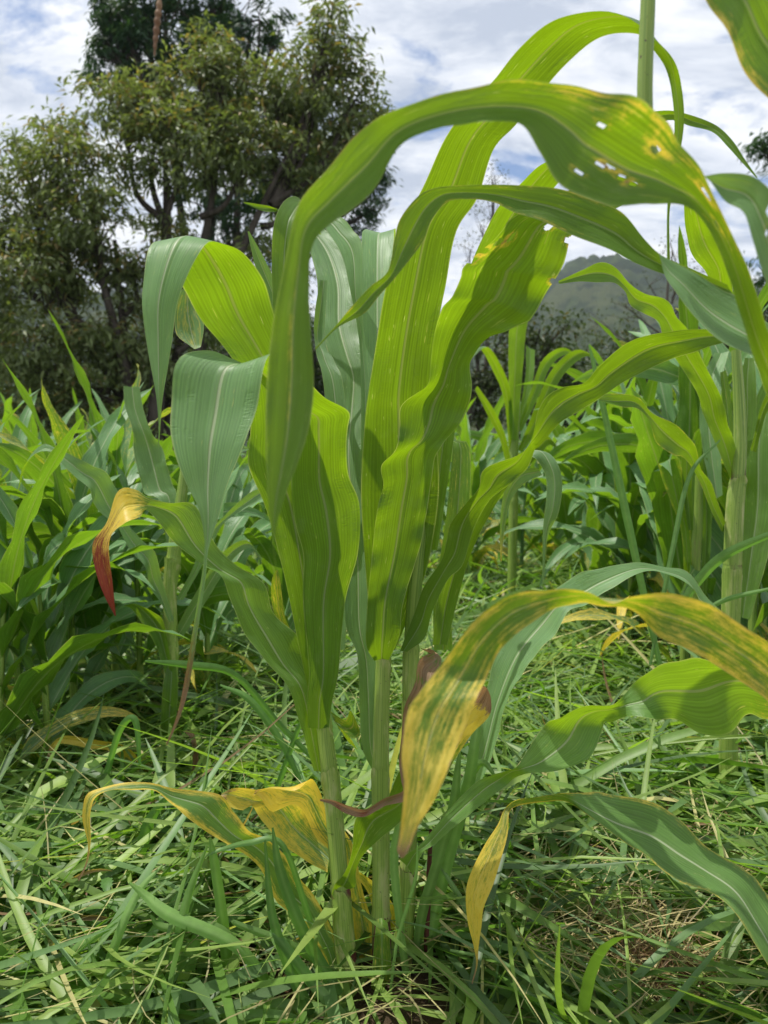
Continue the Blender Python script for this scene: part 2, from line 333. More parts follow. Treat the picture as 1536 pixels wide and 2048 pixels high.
def stalk(parent, st, d, nodes=(), stain=0.3, name='stalk', sides=18, redlow=0.0, sheaths=()):
    """st: (px, py, width px) from the soil up; nodes: py of the joints"""
    st = np.array(st, float); ds = np.interp(np.linspace(0, 1, len(st)), np.linspace(0, 1, len(d)), d)
    ts = np.linspace(0, len(st) - 1, 110); q = catmull(np.column_stack([st, ds]), ts)
    pts = P(q[:, 0], q[:, 1], q[:, 3]); rad = q[:, 2] / F * q[:, 3] / 2 * .80
    for ny in nodes:
        dy = q[:, 1] - ny
        rad = rad * (1 + 0.10 * np.exp(-(dy / 7) ** 2)) ; rad = rad * np.where(dy > 0, 1 + 0.07 * np.exp(-dy / 60), 1)
    v, f, uv = tube(pts, rad, sides)
    n = len(pts); hh = np.repeat(np.linspace(0, 1, n)[:, None], sides, 1).ravel()
    c = np.zeros((len(v), 3)); c[:, 0] = 0.25; c[:, 2] = np.clip(stain + redlow * (1 - hh * 3), 0, 1); 
    for ny in nodes:
        m = np.repeat((np.exp(-((q[:, 1] - ny + 10) / 16) ** 2))[:, None], sides, 1).ravel(); c[:, 2] += 0.35 * m
    o = mesh_obj(name, v, f, STALK, parent, uv, c)
    for (lo, hi) in sheaths:            # leaf sheaths wrapped round the stalk, open on one side, ending in a slanted collar
        sel = (q[:, 1] <= lo + 1) & (q[:, 1] >= hi - 2)
        if sel.sum() < 3: continue
        pp = pts[sel]; rr = rad[sel]; tt_ = np.linspace(0, 1, 30); k_ = np.linspace(0, len(pp) - 1, 30)
        pp = np.stack([np.interp(k_, np.arange(len(pp)), pp[:, i]) for i in range(3)], -1); rr = np.interp(k_, np.arange(len(rr)), rr)
        an = np.linspace(R(-205 + lo % 90), R(100 + lo % 90), 22); open_ = 1.035 + .01 * tt_ + .035 * np.clip(tt_ * 8 - 7, 0, 1)
        slant = (np.cos(an - an.mean())[None] * .016 + .003 * np.sin(an * 5)[None]) * np.clip(tt_ * 3 - 2, 0, 1)[:, None]
        vv_ = np.stack([pp[:, None, 0] + rr[:, None] * open_[:, None] * np.sin(an)[None], pp[:, None, 1] - rr[:, None] * open_[:, None] * np.cos(an)[None], pp[:, None, 2] + slant], -1)
        su = np.stack([np.repeat((an / 3)[None], 30, 0), np.repeat(tt_[:, None] * .2, 22, 1)], -1).reshape(-1, 2)
        sc = np.zeros((30, 22, 3)); sc[..., 0] = .38 + .15 * np.clip(tt_ * 10 - 9, 0, 1)[:, None]; sc[..., 2] = stain * .9 * (1 - tt_)[:, None]; sc[..., 1] = .3 * np.clip(1 - tt_ * 7, 0, 1)[:, None]
        mesh_obj('sheath', vv_.reshape(-1, 3), grid_faces(30, 22), STALK, parent, su, sc.reshape(-1, 3))
    return o

# ---------------------------------------------------------------- maize blades traced station by station
def leaf(parent, st, d=None, fold=0.16, ripple=0.05, wob=1.0, mat=None, age=None, holes=(), rows=None, cols=17, name='leaf', label=None, seed=None, belly=0.0, edge=0.0, freq=9.0, tilt=0.0, seen='under'):
    """st: (Lx, Ly, Rx, Ry[, depth[, depth of R minus depth of L]]) from collar to tip"""
    r = np.random.default_rng(seed if seed is not None else int(abs(st[0][0] * 7 + st[0][1] * 3)))
    S = []; last = 1.0
    dl = [None if len(s) < 5 else s[4] for s in st]
    idx = [i for i, q in enumerate(dl) if q is not None]
    dv = np.interp(np.arange(len(st)), idx, [dl[i] for i in idx]) if idx else np.full(len(st), 1.0)
    if d is not None and not idx: dv = np.interp(np.linspace(0, 1, len(st)), np.linspace(0, 1, len(d)), d)
    dd = np.array([s[5] if len(s) > 5 else 0.0 for s in st])
    for i, s in enumerate(st): S.append([s[0], s[1], s[2], s[3], dv[i], dd[i]])
    S = np.array(S, float); n = len(S)
    if tilt: S[:, 5] += np.where(S[:, 5] == 0, tilt * np.hypot(S[:, 2] - S[:, 0], S[:, 3] - S[:, 1]) / F * S[:, 4], 0)
    # parametrise by distance so that rows are even
    mid = (S[:, :2] + S[:, 2:4]) / 2; seg = np.maximum(np.linalg.norm(np.diff(mid, axis=0), axis=1), np.linalg.norm(np.diff(S[:, 2:4], axis=0), axis=1) * 0.7) + 4
    cum = np.concatenate([[0], np.cumsum(seg)]); NR = rows or int(np.clip(cum[-1] / 9, 30, 150))
    ts = np.interp(np.linspace(0, cum[-1], NR), cum, np.arange(n))
    q = catmull(S, ts)
    Lp = P(q[:, 0], q[:, 1], q[:, 4] - q[:, 5] / 2); Rp = P(q[:, 2], q[:, 3], q[:, 4] + q[:, 5] / 2)
    W = np.linalg.norm(Rp - Lp, axis=1); M = (Lp + Rp) / 2
    tan = unit(np.gradient(M, axis=0)); side = unit(Rp - Lp); nor = unit(np.cross(side, tan))
    for i in range(1, NR):
        if np.dot(nor[i], nor[i - 1]) < 0: nor[i] = -nor[i]
    # smooth the normals
    for _ in range(4): nor[1:-1] = unit(nor[:-2] + 2 * nor[1:-1] + nor[2:])
    if nor[:, 1].mean() > 0: nor = -nor      # towards the camera
    u = np.linspace(0, 1, cols); e = np.abs(2 * u - 1); vv = np.linspace(0, 1, NR)
    Lm = np.concatenate([[0], np.cumsum(np.linalg.norm(np.diff(M, axis=0), axis=1))])
    ph = r.uniform(0, 6.28, 4)
    fq = freq * r.uniform(0.8, 1.2)
    amp = ripple * W * np.sin(np.pi * np.clip(vv * 1.05, 0, 1)) ** 0.5
    wl = np.sin(Lm * fq * 6.28 + ph[0]) + 0.5 * np.sin(Lm * fq * 13.1 + ph[1]); wr = np.sin(Lm * fq * 6.28 * 0.9 + ph[2]) + 0.5 * np.sin(Lm * fq * 14 + ph[3])
    off = -(fold * W)[:, None] * (1 - e ** 1.15)[None] + (belly * W)[:, None] * (np.sin(np.pi * np.minimum(e * 1.0, 1)))[None]
    off = off + amp[:, None] * np.where(u[None] < 0.5, wl[:, None], wr[:, None]) * (e ** 2)[None]
    pos = Lp[:, None] * (1 - u)[None, :, None] + Rp[:, None] * u[None, :, None] + off[..., None] * nor[:, None]
    uvv = np.stack([np.repeat(u[None], NR, 0), np.repeat(Lm[:, None], cols, 1)], -1)
    A_ = np.zeros((NR, cols, 3))
    if age is not None:
        a = age(np.repeat(u[None], NR, 0), np.repeat(vv[:, None], cols, 1))
        for k in range(3): A_[..., k] = a[k]
    A_[..., 0] += edge * np.clip((e - 0.8) * 5, 0, 1)[None]
    i3 = int(NR * .3); fn = np.cross(Rp[i3] - Lp[i3], M[min(i3 + 4, NR - 1)] - M[max(i3 - 4, 0)]); front = np.dot(fn, np.array([0, 0, CAMZ]) - M[i3]) > 0
    A_ = np.concatenate([A_, np.full((NR, cols, 1), 1.0 if front == (seen == 'upper') else 0.0)], -1)
    f = grid_faces(NR, cols)
    if holes:
        fc = f; cu_ = (uvv[..., 0].ravel()[f]).mean(1); cv_ = (np.repeat(vv[:, None], cols, 1).ravel()[f]).mean(1)
        keep = np.ones(len(f), bool)
        for (hu, hv, ru, rv) in holes: keep &= ((cu_ - hu) / ru) ** 2 + ((cv_ - hv) / rv) ** 2 > 1
        f = f[keep]
        for (hu, hv, ru, rv) in holes:      # bitten tissue dries out round each hole
            dh = np.sqrt(((uvv[..., 0] - hu) / (ru + .02)) ** 2 + ((np.repeat(vv[:, None], cols, 1) - hv) / (rv + .0025)) ** 2)
            A_[..., 1] += .4 * np.exp(-((dh - .8) / .35) ** 2); A_[..., 0] += .35 * np.exp(-((dh - 1.1) / .7) ** 2)
    o = mesh_obj(name, pos.reshape(-1, 3), f, mat or LEAF, parent, uvv.reshape(-1, 2), A_.reshape(-1, 4))
    if label: o['label'] = label
    return o

def ag(y=0.0, b=0.0, r=0.0, ye=0.0, yt=0.0, bt=0.0, rt=0.0, be=0.0, t0=0.7, te0=0.0):
    """age field: constants, edge terms (e) and terms that grow from t0 to the tip (t)"""
    def f(u, v):
        e = np.clip((np.abs(2 * u - 1) - 0.45) / 0.55, 0, 1); t = np.clip((v - t0) / (1 - t0), 0, 1); tt = np.clip((v - te0) * 4, 0, 1)
        return (np.clip(y + ye * e * tt + yt * t, 0, 1.3), np.clip(b + bt * np.clip(t * 1.6 - 0.6, 0, 1) + be * np.clip(e * 3 - 2, 0, 1), 0, 1.3), np.clip(r + rt * np.clip(t * 1.5 - 0.5, 0, 1), 0, 1.3))
    return f

# ---------------------------------------------------------------- the three stalks in the middle
def base(px, py): 
    p = P(px, py, ground_d(py)); return (float(p[0]), float(p[1]), 0.0)
# left stalk
pa = thing('maize_plant', 'maize plant with the leftmost of the three close stalks, yellow dying leaves at its foot', 'maize plant', base(700, 1985), 'maize plants standing close together in the middle')
stalk(pa, [(706, 2035, 62), (700, 1985, 60), (690, 1900, 55), (683, 1800, 47), (676, 1720, 44), (668, 1620, 42), (656, 1520, 40), (648, 1440, 36), (640, 1300, 30), (628, 1150, 24), (615, 1000, 18), (605, 860, 10)], [0.965, 0.97, 0.99, 1.0, 1.0], nodes=(1785, 1545, 1450), stain=0.30, redlow=1.2, sheaths=((1985, 1905), (1900, 1790), (1775, 1548), (1540, 1452)))
# broad leaf arching over to the left, hanging grey side out
leaf(pa, [(625,1420,650,1420,1.0),(597,1290,650,1290,.995),(566,1140,640,1140,.98),(531,1015,630,1020,.965),(498,930,610,930,.95),(500,840,600,830,.935),(480,740,590,745,.91),(405,645,547,625,.885),(372,585,527,560,.865),(345,530,494,512,.85),(328,498,462,490,.835),(312,485,432,483,.81),(298,498,410,494,.79),(289,540,380,540,.775),(284,600,354,610,.765),(291,670,344,683,.76),(301,730,335,740,.755),(312,790,325,800,.75),(317,850,321,850,.75),(316,897,318,897,.75)], ripple=.03, fold=.10, edge=.1)
# broad front leaf folding over and hanging pale grey, with a string-like tip
leaf(pa, [(617,1455,658,1455,.985),(614,1400,665,1400,.978),(618,1340,677,1345,.97),(606,1200,690,1205,.955),(606,1110,716,1105,.94),(588,1035,719,1010,.925),(582,960,697,950,.91),(585,890,693,890,.89),(580,860,696,852,.88),(572,822,699,826,.87),(530,780,672,812,.85),(478,728,630,775,.825),(435,702,598,735,.80),(385,703,560,712,.77),(351,740,534,720,.75),(340,830,512,815,.735),(345,890,488,888,.725),(372,965,455,970,.72),(396,1015,435,1040,.715),(408,1070,422,1080),(408,1110,415,1110),(402,1160,411,1160),(384,1270,394,1272),(368,1366,379,1367),(354,1430,361,1432),(332,1490,334,1491,.70)], ripple=.03, fold=.12, age=ag(bt=.9, yt=.5, t0=.72, edge=0) if False else (lambda u, v: (0.12*(np.abs(2*u-1)>.9)+np.clip((v-.8)*3,0,.6)+0.34*np.exp(-((u-.62)/.06)**2-((v-.46)/.05)**2), np.clip((v-.82)*5,0,.55), np.clip((v-.80)*5,0,.6))), label='broad maize leaf folded over, pale hanging face and a long dry tip')
# long grey-green leaf reaching left, tip orange and red
leaf(pa, [(628,1542,650,1545,1.0),(600,1450,648,1458,.995),(573,1366,640,1380,.99),(520,1313,617,1325,.985),(484,1258,592,1275,.98),(463,1195,545,1222,.975),(440,1155,530,1163,.97),(405,1130,470,1130,.96),(360,1093,425,1082,.95),(322,1053,392,1010,.935),(296,1022,340,1006,.915),(286,1024,300,996,.90),(280,1034,272,980,.885),(250,1043,238,984,.87),(223,1070,213,1045,.865),(219,1108,186,1085,.86),(225,1158,187,1130,.855),(229,1205,208,1190,.85),(232,1232,230,1232,.85)], mat=LEAF_LOW, seen='upper', tilt=0.9, ripple=.04, fold=.10, age=lambda u, v: (np.clip((v-.66)*12,0,1.5), 0*u+.25*(v>.9), np.clip((v-.72)*4.2,0,1.1)), label='grey green maize leaf reaching left with an orange and red tip')
# narrow upright leaves at the back of this stalk
leaf(pa, [(590,1250,620,1250,1.0),(575,1000,610,1000,.99),(560,760,602,760,.98),(548,650,592,650,.975),(543,530,590,520,.98),(548,450,600,440,.985),(562,410,612,425,1.0),(583,392,622,412,1.03),(602,400,632,430,1.05),(612,430,642,470,1.07)], fold=.2)
leaf(pa, [(600,1150,625,1150,1.03),(590,900,620,900,1.05),(575,700,600,700,1.06),(535,600,562,590,1.06),(510,530,530,520,1.06),(495,463,498,462,1.06)], seen='upper', fold=.2)
leaf(pa, [(470,690,490,670,1.0),(400,590,430,575,.97),(370,576,392,580,.95),(352,612,396,622,.945),(351,665,408,648,.94),(378,690,402,692,.935),(388,698,396,696,.93)], fold=.12, age=ag(y=.3), label='small torn yellowish leaf end behind the arching leaf')
leaf(pa, [(592,1400,612,1400,1.02),(562,1270,588,1280,1.03),(545,1215,570,1230,1.03),(543,1165,560,1160,1.02),(552,1140,556,1140,1.02)], age=ag(y=.45), seed=5)
# leaf from the low joint
leaf(pa, [(663,1790,700,1778,.965),(670,1768,712,1770,.955),(690,1745,713,1738,.95),(704,1700,735,1700,.93),(713,1635,775,1665,.915),(765,1612,832,1620,.9),(800,1540,870,1590,.88),(845,1490,915,1512,.86),(880,1440,950,1462,.85),(925,1400,980,1428,.84),(955,1378,982,1398,.835),(968,1372,978,1384,.83)], mat=LEAF_LOW, ripple=.06, fold=.14, age=lambda u, v: (np.clip((v-.55)*4,0,1), np.clip((v-.88)*8,0,1)+0.25*(v>.6), np.clip((v-.9)*5,0,.6)), label='low maize leaf rising to the right, its end yellow with a brown ragged tip')
# yellow dying leaves
Yl = lambda u, v: (0.16+0.65*np.clip((np.abs(2*u-1)-.42)*2.1,0,1)+np.clip((v-.55)*1.6,0,.6)-.22*np.exp(-((u-.42)/.22)**2)*(v<.72), np.clip((v-.86)*6,0,.75), .25*(v>.5)*np.clip(u*4-3,0,1))
leaf(pa, [(665,1990,700,1988,.955),(648,1915,682,1918,.955),(622,1875,668,1866,.955),(598,1840,632,1796,.955),(550,1801,602,1761,.95),(530,1751,568,1708,.945),(500,1716,531,1676,.935),(450,1686,496,1661,.92),(410,1661,470,1626,.91),(370,1631,436,1587,.90),(340,1606,350,1578,.895),(310,1581,302,1566,.89),(265,1579,242,1565,.88),(220,1582,200,1576,.875),(190,1597,172,1591,.87),(180,1631,165,1631,.87),(181,1664,171,1666,.87),(181,1688,176,1691,.87),(175,1726,171,1727,.87),(158,1762,156,1761,.87)], mat=LEAF_LOW, seen='upper', tilt=0.7, ripple=.05, fold=.10, age=Yl, label='yellow dying leaf reaching far left, its tip drooping and browned')
leaf(pa, [(655,1745,665,1690,1.03),(620,1725,640,1655,1.03),(565,1690,618,1622,1.02),(530,1648,600,1598,1.01),(505,1612,572,1596,1.0),(484,1620,545,1590,.99),(458,1613,505,1578,.98),(443,1600,468,1576,.97),(441,1592,443,1588,.97)], seen='upper', tilt=0.6, ripple=.08, fold=.12, age=lambda u, v: (.30+.45*np.abs(2*u-1)+.35*v, np.clip((v-.75)*3,0,.5), .1+0*u), label='yellow leaf curled behind the stalk')
leaf(pa, [(660,1700,690,1690,1.0),(628,1668,668,1650,1.0),(610,1632,650,1615,.995),(590,1610,640,1585,.99),(545,1622,620,1560,.98),(520,1588,590,1578,.975),(508,1590,540,1576,.97),(505,1598,510,1580,.97)], seen='upper', ripple=.08, fold=.16, age=lambda u, v: (.35+.6*np.abs(2*u-1)+.3*v, np.clip((v-.8)*3,0,.5), .15*(u>.8)), label='green and yellow leaf crumpled beside the stalk')
leaf(pa, [(738,1996,749,1996,1.0),(713,1890,747,1895,1.0),(695,1800,743,1842,1.0),(688,1730,722,1768,1.0),(676,1670,706,1690,1.0),(655,1640,680,1650,1.01)], seen='upper', ripple=.06, age=lambda u, v: (.42+.5*np.abs(2*u-1), 0*u, 0*u))

# middle stalk
pb = thing('maize_plant', 'tallest maize plant of the three close stalks, broad wavy-edged leaf in front', 'maize plant', base(764, 1995), 'maize plants standing close together in the middle')
stalk(pb, [(765, 2045, 54), (764, 1995, 53), (763, 1870, 48), (762, 1820, 44), (762, 1700, 43), (761, 1560, 42), (764, 1400, 37), (768, 1320, 34), (785, 1180, 30), (800, 1040, 24), (815, 900, 14)], [0.97, 0.98, 0.99, 1.0, 1.0], nodes=(1830, 1545, 1322), stain=0.36, redlow=0.8, sheaths=((1835, 1548), (1540, 1324)))
sheath = leaf(pb, [(740,2010,742,2010,.975),(744,1950,780,1955,.945),(748,1890,780,1885,.945),(752,1852,776,1850,.95),(755,1838,770,1840,.955)], fold=-.35, ripple=.02, name='sheath', age=ag(y=.25))
# tall bright leaf arching right and over behind the upright stem
leaf(pb, [(745,1300,790,1300,1.02),(732,1150,850,1150,1.01),(722,985,878,985,.99),(729,850,868,840,.97),(736,790,860,790,.955),(752,690,868,690,.93),(768,590,890,580,.9),(798,465,913,460,.87),(843,380,954,398,.84),(888,282,988,298,.8),(935,215,1035,245,.77),(985,162,1098,165,.74),(1040,95,1148,115,.72),(1110,42,1195,78,.70,.02),(1198,22,1244,66,.69,.035),(1262,38,1285,68,.69,.04),(1312,78,1306,98,.695,.03),(1345,115,1330,135,.70,.02),(1362,165,1343,182,.71),(1368,250,1349,262,.72),(1348,370,1338,374,.73),(1339,430,1334,430,.735),(1340,520,1334,520,.74)], ripple=.025, fold=.10, label='tallest bright green leaf arching over at the top')
# front leaf with wavy torn edges
leaf(pb, [(748,1322,778,1320,.985),(732,1285,799,1272,.965),(735,1200,806,1208,.955),(744,1110,838,1100,.94),(753,1024,857,1008,.92),(767,974,864,945,.91),(763,932,873,905,.90),(792,893,893,882,.89),(799,855,918,850,.885),(801,815,935,815,.88),(832,786,943,770,.87),(858,757,944,720,.86),(867,680,990,668,.84),(884,612,1048,645,.82),(905,592,1070,626,.81),(921,558,1095,588,.80),(928,536,1108,562,.79),(965,498,1126,530,.78),(1005,458,1138,480,.765),(1022,438,1146,468,.76),(1080,405,1165,450,.75),(1140,380,1215,425,.735),(1220,350,1268,402,.72),(1300,380,1310,400,.71)], ripple=.06, fold=.13, cols=49, rows=330, edge=.12, freq=12,
     holes=[(.10,.755,.05,.008),(.22,.765,.03,.010),(.62,.80,.05,.012),(.80,.812,.07,.010),(.78,.823,.05,.007),(.02,.715,.05,.007),(.03,.735,.06,.006),(1.0,.70,.05,.006),(.55,.865,.03,.012),(.7,.87,.025,.012),(1.0,.78,.07,.006)], label='broad bright leaf with wavy edges and torn holes near its end')
# grey-green leaf with a white midrib leaning back
leaf(pb, [(745,1542,762,1540,1.02),(724,1490,758,1500,1.02),(718,1378,756,1400,1.03),(714,1308,752,1330,1.04),(692,1250,745,1250,1.05),(685,1120,745,1120,1.08),(668,1000,739,1000,1.12),(662,900,732,900,1.15),(670,810,738,800,1.19),(674,755,739,750,1.21),(655,700,734,710,1.23),(636,640,720,640,1.27),(634,560,716,560,1.32),(615,490,690,495,1.37),(585,440,640,450,1.41),(545,415,590,420,1.43),(510,407,535,424,1.43),(486,404,489,407,1.43)], seen='upper', ripple=.05, fold=.12, label='grey green leaf leaning back with a white midrib')
leaf(pb, [(722,1000,735,1000,1.10),(722,800,740,800,1.12),(718,680,730,690,1.14),(700,580,724,600,1.15),(684,512,724,492,1.17),(650,455,706,460,1.19),(630,436,678,432,1.21),(600,440,640,425,1.23),(580,480,600,460,1.24)], seen='upper', ripple=.04)
leaf(pb, [(748,1150,800,1150,1.05),(740,1000,800,1000,1.08),(728,850,800,850,1.12),(722,700,790,700,1.17),(722,560,787,556,1.23),(723,480,788,472,1.28),(727,461,789,457,1.31),(736,462,792,464,1.35),(748,500,785,510,1.38),(755,560,775,560,1.39)], seen='upper', ripple=.02, fold=.12)
leaf(pb, [(664,1300,690,1300,1.05),(655,1100,700,1100,1.08),(650,800,690,800,1.12),(632,700,668,720,1.15),(628,640,650,680,1.18),(640,560,655,560,1.2)], seen='upper', ripple=.05)

# right stalk
pc = thing('maize_plant', 'maize plant with the rightmost of the three close stalks, long dark leaves spreading right', 'maize plant', base(810, 2000), 'maize plants standing close together in the middle')
stalk(pc, [(812, 2050, 54), (810, 2000, 52), (808, 1900, 48), (814, 1760, 44), (818, 1700, 38), (820, 1600, 38), (820, 1500, 40), (821, 1400, 40), (822, 1310, 38), (828, 1200, 36), (840, 1080, 32), (856, 950, 26), (866, 850, 18), (872, 760, 10)], [1.0, 1.005, 1.01, 1.01, 1.01], nodes=(1745, 1410, 1298), stain=0.42, redlow=1.0, sheaths=((1990, 1752), (1740, 1415), (1405, 1302)))
# twisting leaf to the upper right
leaf(pc, [(800,1302,814,1304,.99),(829,1225,850,1275,.985),(848,1173,864,1225,.98),(883,1120,895,1160,.97),(893,1080,925,1130,.96),(903,1043,948,1055,.95),(932,1006,976,1006,.93),(958,975,1000,983,.92),(968,940,1025,965,.91),(1030,914,1050,938,.90,.03),(1058,886,1068,897,.89,.03),(1068,858,1079,893,.88,.02),(1075,825,1118,848,.87),(1093,793,1150,828,.865),(1125,776,1183,808,.86),(1168,766,1215,785,.85),(1200,730,1250,762,.84),(1258,683,1318,728,.82),(1320,667,1380,708,.8),(1400,658,1430,690,.79),(1470,670,1480,685,.78),(1530,720,1532,722,.77)], ripple=.05, fold=.12, edge=.1, label='bright leaf twisting once and reaching to the upper right')
leaf(pc, [(865,1290,895,1290,1.03),(875,1200,915,1200,1.03),(905,1100,945,1100,1.02),(945,1020,985,1020,1.0),(985,965,1030,955,.98),(1028,930,1062,910,.96),(1062,912,1090,903,.95,.02),(1083,933,1113,923,.94),(1093,963,1124,963,.935),(1091,1010,1118,1023,.93),(1086,1060,1096,1073,.93),(1085,1130,1089,1143,.93),(1084,1183,1086,1183,.93)], ripple=.03)
leaf(pc, [(1075,935,1085,950,1.0),(1032,942,1050,966,1.0),(1008,985,1023,1000,1.0),(1000,1050,1009,1060,1.0),(1001,1122,1003,1123,1.0)], seen='upper', age=ag(y=.2, yt=.6))
# leaf arching behind, its thin end bending down at the right
leaf(pc, [(850,1100,875,1100,1.04),(865,900,905,900,1.05),(880,750,925,750,1.05),(905,600,968,575,1.03),(940,530,1020,500,1.0),(993,424,1085,410,.97),(1060,345,1130,345,.93),(1110,315,1180,305,.9),(1180,275,1230,268,.87),(1255,235,1280,255,.84),(1325,221,1342,240,.82),(1371,227,1380,252,.8),(1430,249,1425,264,.79),(1465,281,1455,293,.78),(1490,319,1482,323,.775),(1515,355,1513,356,.77)], ripple=.05, fold=.15)
# dark blue-green arch at the right
leaf(pc, [(845,1740,868,1748,1.03),(900,1620,925,1640,1.05),(943,1500,978,1530,1.06),(968,1400,1012,1410,1.07),(1000,1290,1055,1330,1.08),(1050,1215,1110,1270,1.09),(1100,1185,1135,1222,1.09),(1148,1153,1170,1212,1.10),(1193,1138,1220,1178,1.10),(1268,1125,1285,1144,1.1),(1330,1134,1340,1150,1.1),(1375,1143,1385,1175,1.1),(1410,1190,1405,1212,1.1),(1443,1223,1440,1226,1.1)], seen='upper', tilt=-0.9, ripple=.04, label='blue green leaf arching to the right behind the yellow one')
# long dark leaf with two twists
leaf(pc, [(798,1718,826,1752,.985),(818,1706,845,1706,.97),(843,1686,868,1690,.965),(893,1626,903,1658,.96),(943,1572,968,1606,.955),(968,1556,998,1582,.95),(1018,1539,1030,1560,.945,.03),(1038,1528,1055,1547,.94),(1053,1501,1118,1541,.935),(1088,1451,1178,1516,.93),(1118,1431,1205,1465,.925,.02),(1168,1416,1212,1446,.92,.03),(1222,1413,1222,1440,.915,.04),(1250,1387,1262,1432,.91),(1268,1366,1305,1438,.905),(1300,1340,1345,1444,.9,.03),(1380,1322,1428,1470,.89,.06),(1450,1318,1490,1434,.88,.06),(1536,1328,1540,1442,.87,.05),(1620,1360,1620,1430,.86),(1720,1420,1720,1424,.85)], mat=LEAF_LOW, seen='upper', tilt=-0.5, ripple=.05, fold=.10, age=lambda u, v: (.38*(v>.6)*np.exp(-((u-.85)/.25)**2-((v-.84)/.08)**2), 0*u, 0*u), label='long dark green leaf twisting twice toward the right edge')
# dead rolled leaf with a purple tail
leaf(pc, [(840,1296,858,1296,.96),(869,1303,884,1318,.93),(838,1320,872,1350,.90),(829,1370,862,1382,.89),(808,1415,842,1422,.885),(803,1470,837,1470,.88),(798,1520,830,1530,.875),(803,1565,826,1572,.87),(804,1583,812,1600,.865),(767,1597,771,1612,.86),(730,1619,729,1634,.86),(700,1613,693,1628,.86),(665,1600,663,1609,.86),(640,1598,640,1602,.86)], ripple=.12, fold=.3, age=lambda u, v: (.2+0*u, .62+.3*np.sin(v*60)*.3, .55-.2*(v<.3)+.3*(v>.75)), label='dead pinkish brown leaf hanging with a shrivelled purple tail')
leaf(pc, [(775,2003,792,2003,1.03),(765,1930,796,1925,1.03),(750,1850,792,1830,1.03),(738,1790,765,1780,1.03),(706,1745,722,1745,1.03)], age=lambda u, v: (.5+.4*np.abs(2*u-1), .1+0*u, 0*u))
leaf(pc, [(868,1300,905,1300,1.06),(868,1200,905,1200,1.07),(890,1050,935,1050,1.08),(905,900,940,900,1.1),(900,880,915,880,1.11)], ripple=.03, age=ag(y=.2))
leaf(pc, [(700,1420,712,1440,1.06),(690,1440,720,1470,1.06),(665,1422,700,1475,1.05),(664,1430,680,1450,1.05),(690,1460,716,1500,1.08)], ripple=.05, age=ag(y=.3))

# dead maroon stem beside them
ds = thing('dead_plant', 'thin dark maroon dead stem standing right of the maize stalks', 'dead stem', base(850, 1985))
q = np.array([(849, 2020, 11), (850, 1980, 12), (853, 1880, 12), (857, 1800, 11), (858, 1740, 10), (862, 1660, 8)], float)
v, f, uv = tube(P(q[:, 0], q[:, 1], np.full(6, 1.0)), q[:, 2] / F / 2, 10)
mesh_obj('stem', v, f, STALK, ds, uv, np.tile([0, 0.25, 1.1], (len(v), 1)))

# ---------------------------------------------------------------- near plant standing beyond the right edge of the view: its leaves cross the picture
pn = thing('maize_plant', 'nearest maize plant, at the right edge, its long blurred leaf arching across the top', 'maize plant', (0.50, 0.62, 0.0), 'maize plants nearest the right edge')
tp = np.array([(0.50, 0.62, -.03), (0.50, 0.62, 0.25), (0.505, 0.625, 0.6), (0.50, 0.615, 0.95), (0.49, 0.60, 1.3)]); tr_ = [0.017, 0.016, 0.014, 0.011, 0.006]
ts = np.linspace(0, 4, 60); q = catmull(np.column_stack([tp, tr_]), ts); v, f, uv = tube(q[:, :3], q[:, 3], 16)
mesh_obj('stalk', v, f, STALK, pn, uv, np.tile([.2, 0, .2], (len(v), 1)))
# great arching leaf
leaf(pn, [(1965,1250,1985,1270,.62),(1860,1120,1800,1180,.60),(1700,920,1630,980,.55),(1600,770,1545,810,.52),(1545,680,1500,695,.50),(1493,530,1446,520,.49),(1438,415,1385,420,.48),(1390,322,1300,408,.47),(1340,252,1205,410,.46),(1273,200,1118,362,.45),(1200,177,1080,300,.45),(1120,168,1035,250,.45),(1020,162,960,244,.45),(893,185,880,256,.45),(790,222,802,292,.45),(720,260,742,385,.45),(650,345,668,445,.45),(595,415,626,490,.45),(572,510,618,575,.45),(546,650,622,665,.45),(534,758,627,783,.45),(532,883,610,883,.45),(536,1000,567,1000,.45),(545,1078,549,1078,.45),(551,1133,553,1133,.45),(564,1178,565,1178,.45)], fold=.20, ripple=.05, cols=61, rows=420, freq=14,
     age=lambda u, v: (.32*np.exp(-((u-.12)/.18)**2)*np.clip((v-.25)*9,0,1)*np.clip((.62-v)*9,0,1)+.12*np.clip(1-u*6,0,1)+.36*np.exp(-((u-.45)/.1)**2-((v-.82)/.08)**2), .45*np.clip(1-u*18,0,1)*(v>.25)*(v<.72), 0*u), edge=.05,
     holes=[(.56,.445,.018,.004),(.60,.453,.02,.0035),(.78,.462,.016,.004),(.66,.425,.03,.003),(.40,.36,.03,.004),(.52,.352,.018,.006),(.34,.345,.016,.005),(.72,.36,.015,.005),(.22,.43,.035,.0035),(.14,.385,.03,.005),(.3,.475,.02,.004),(.62,.434,.04,.0025)], label='long blurred leaf arching across the top, pocked with holes, its tip hanging down in front')
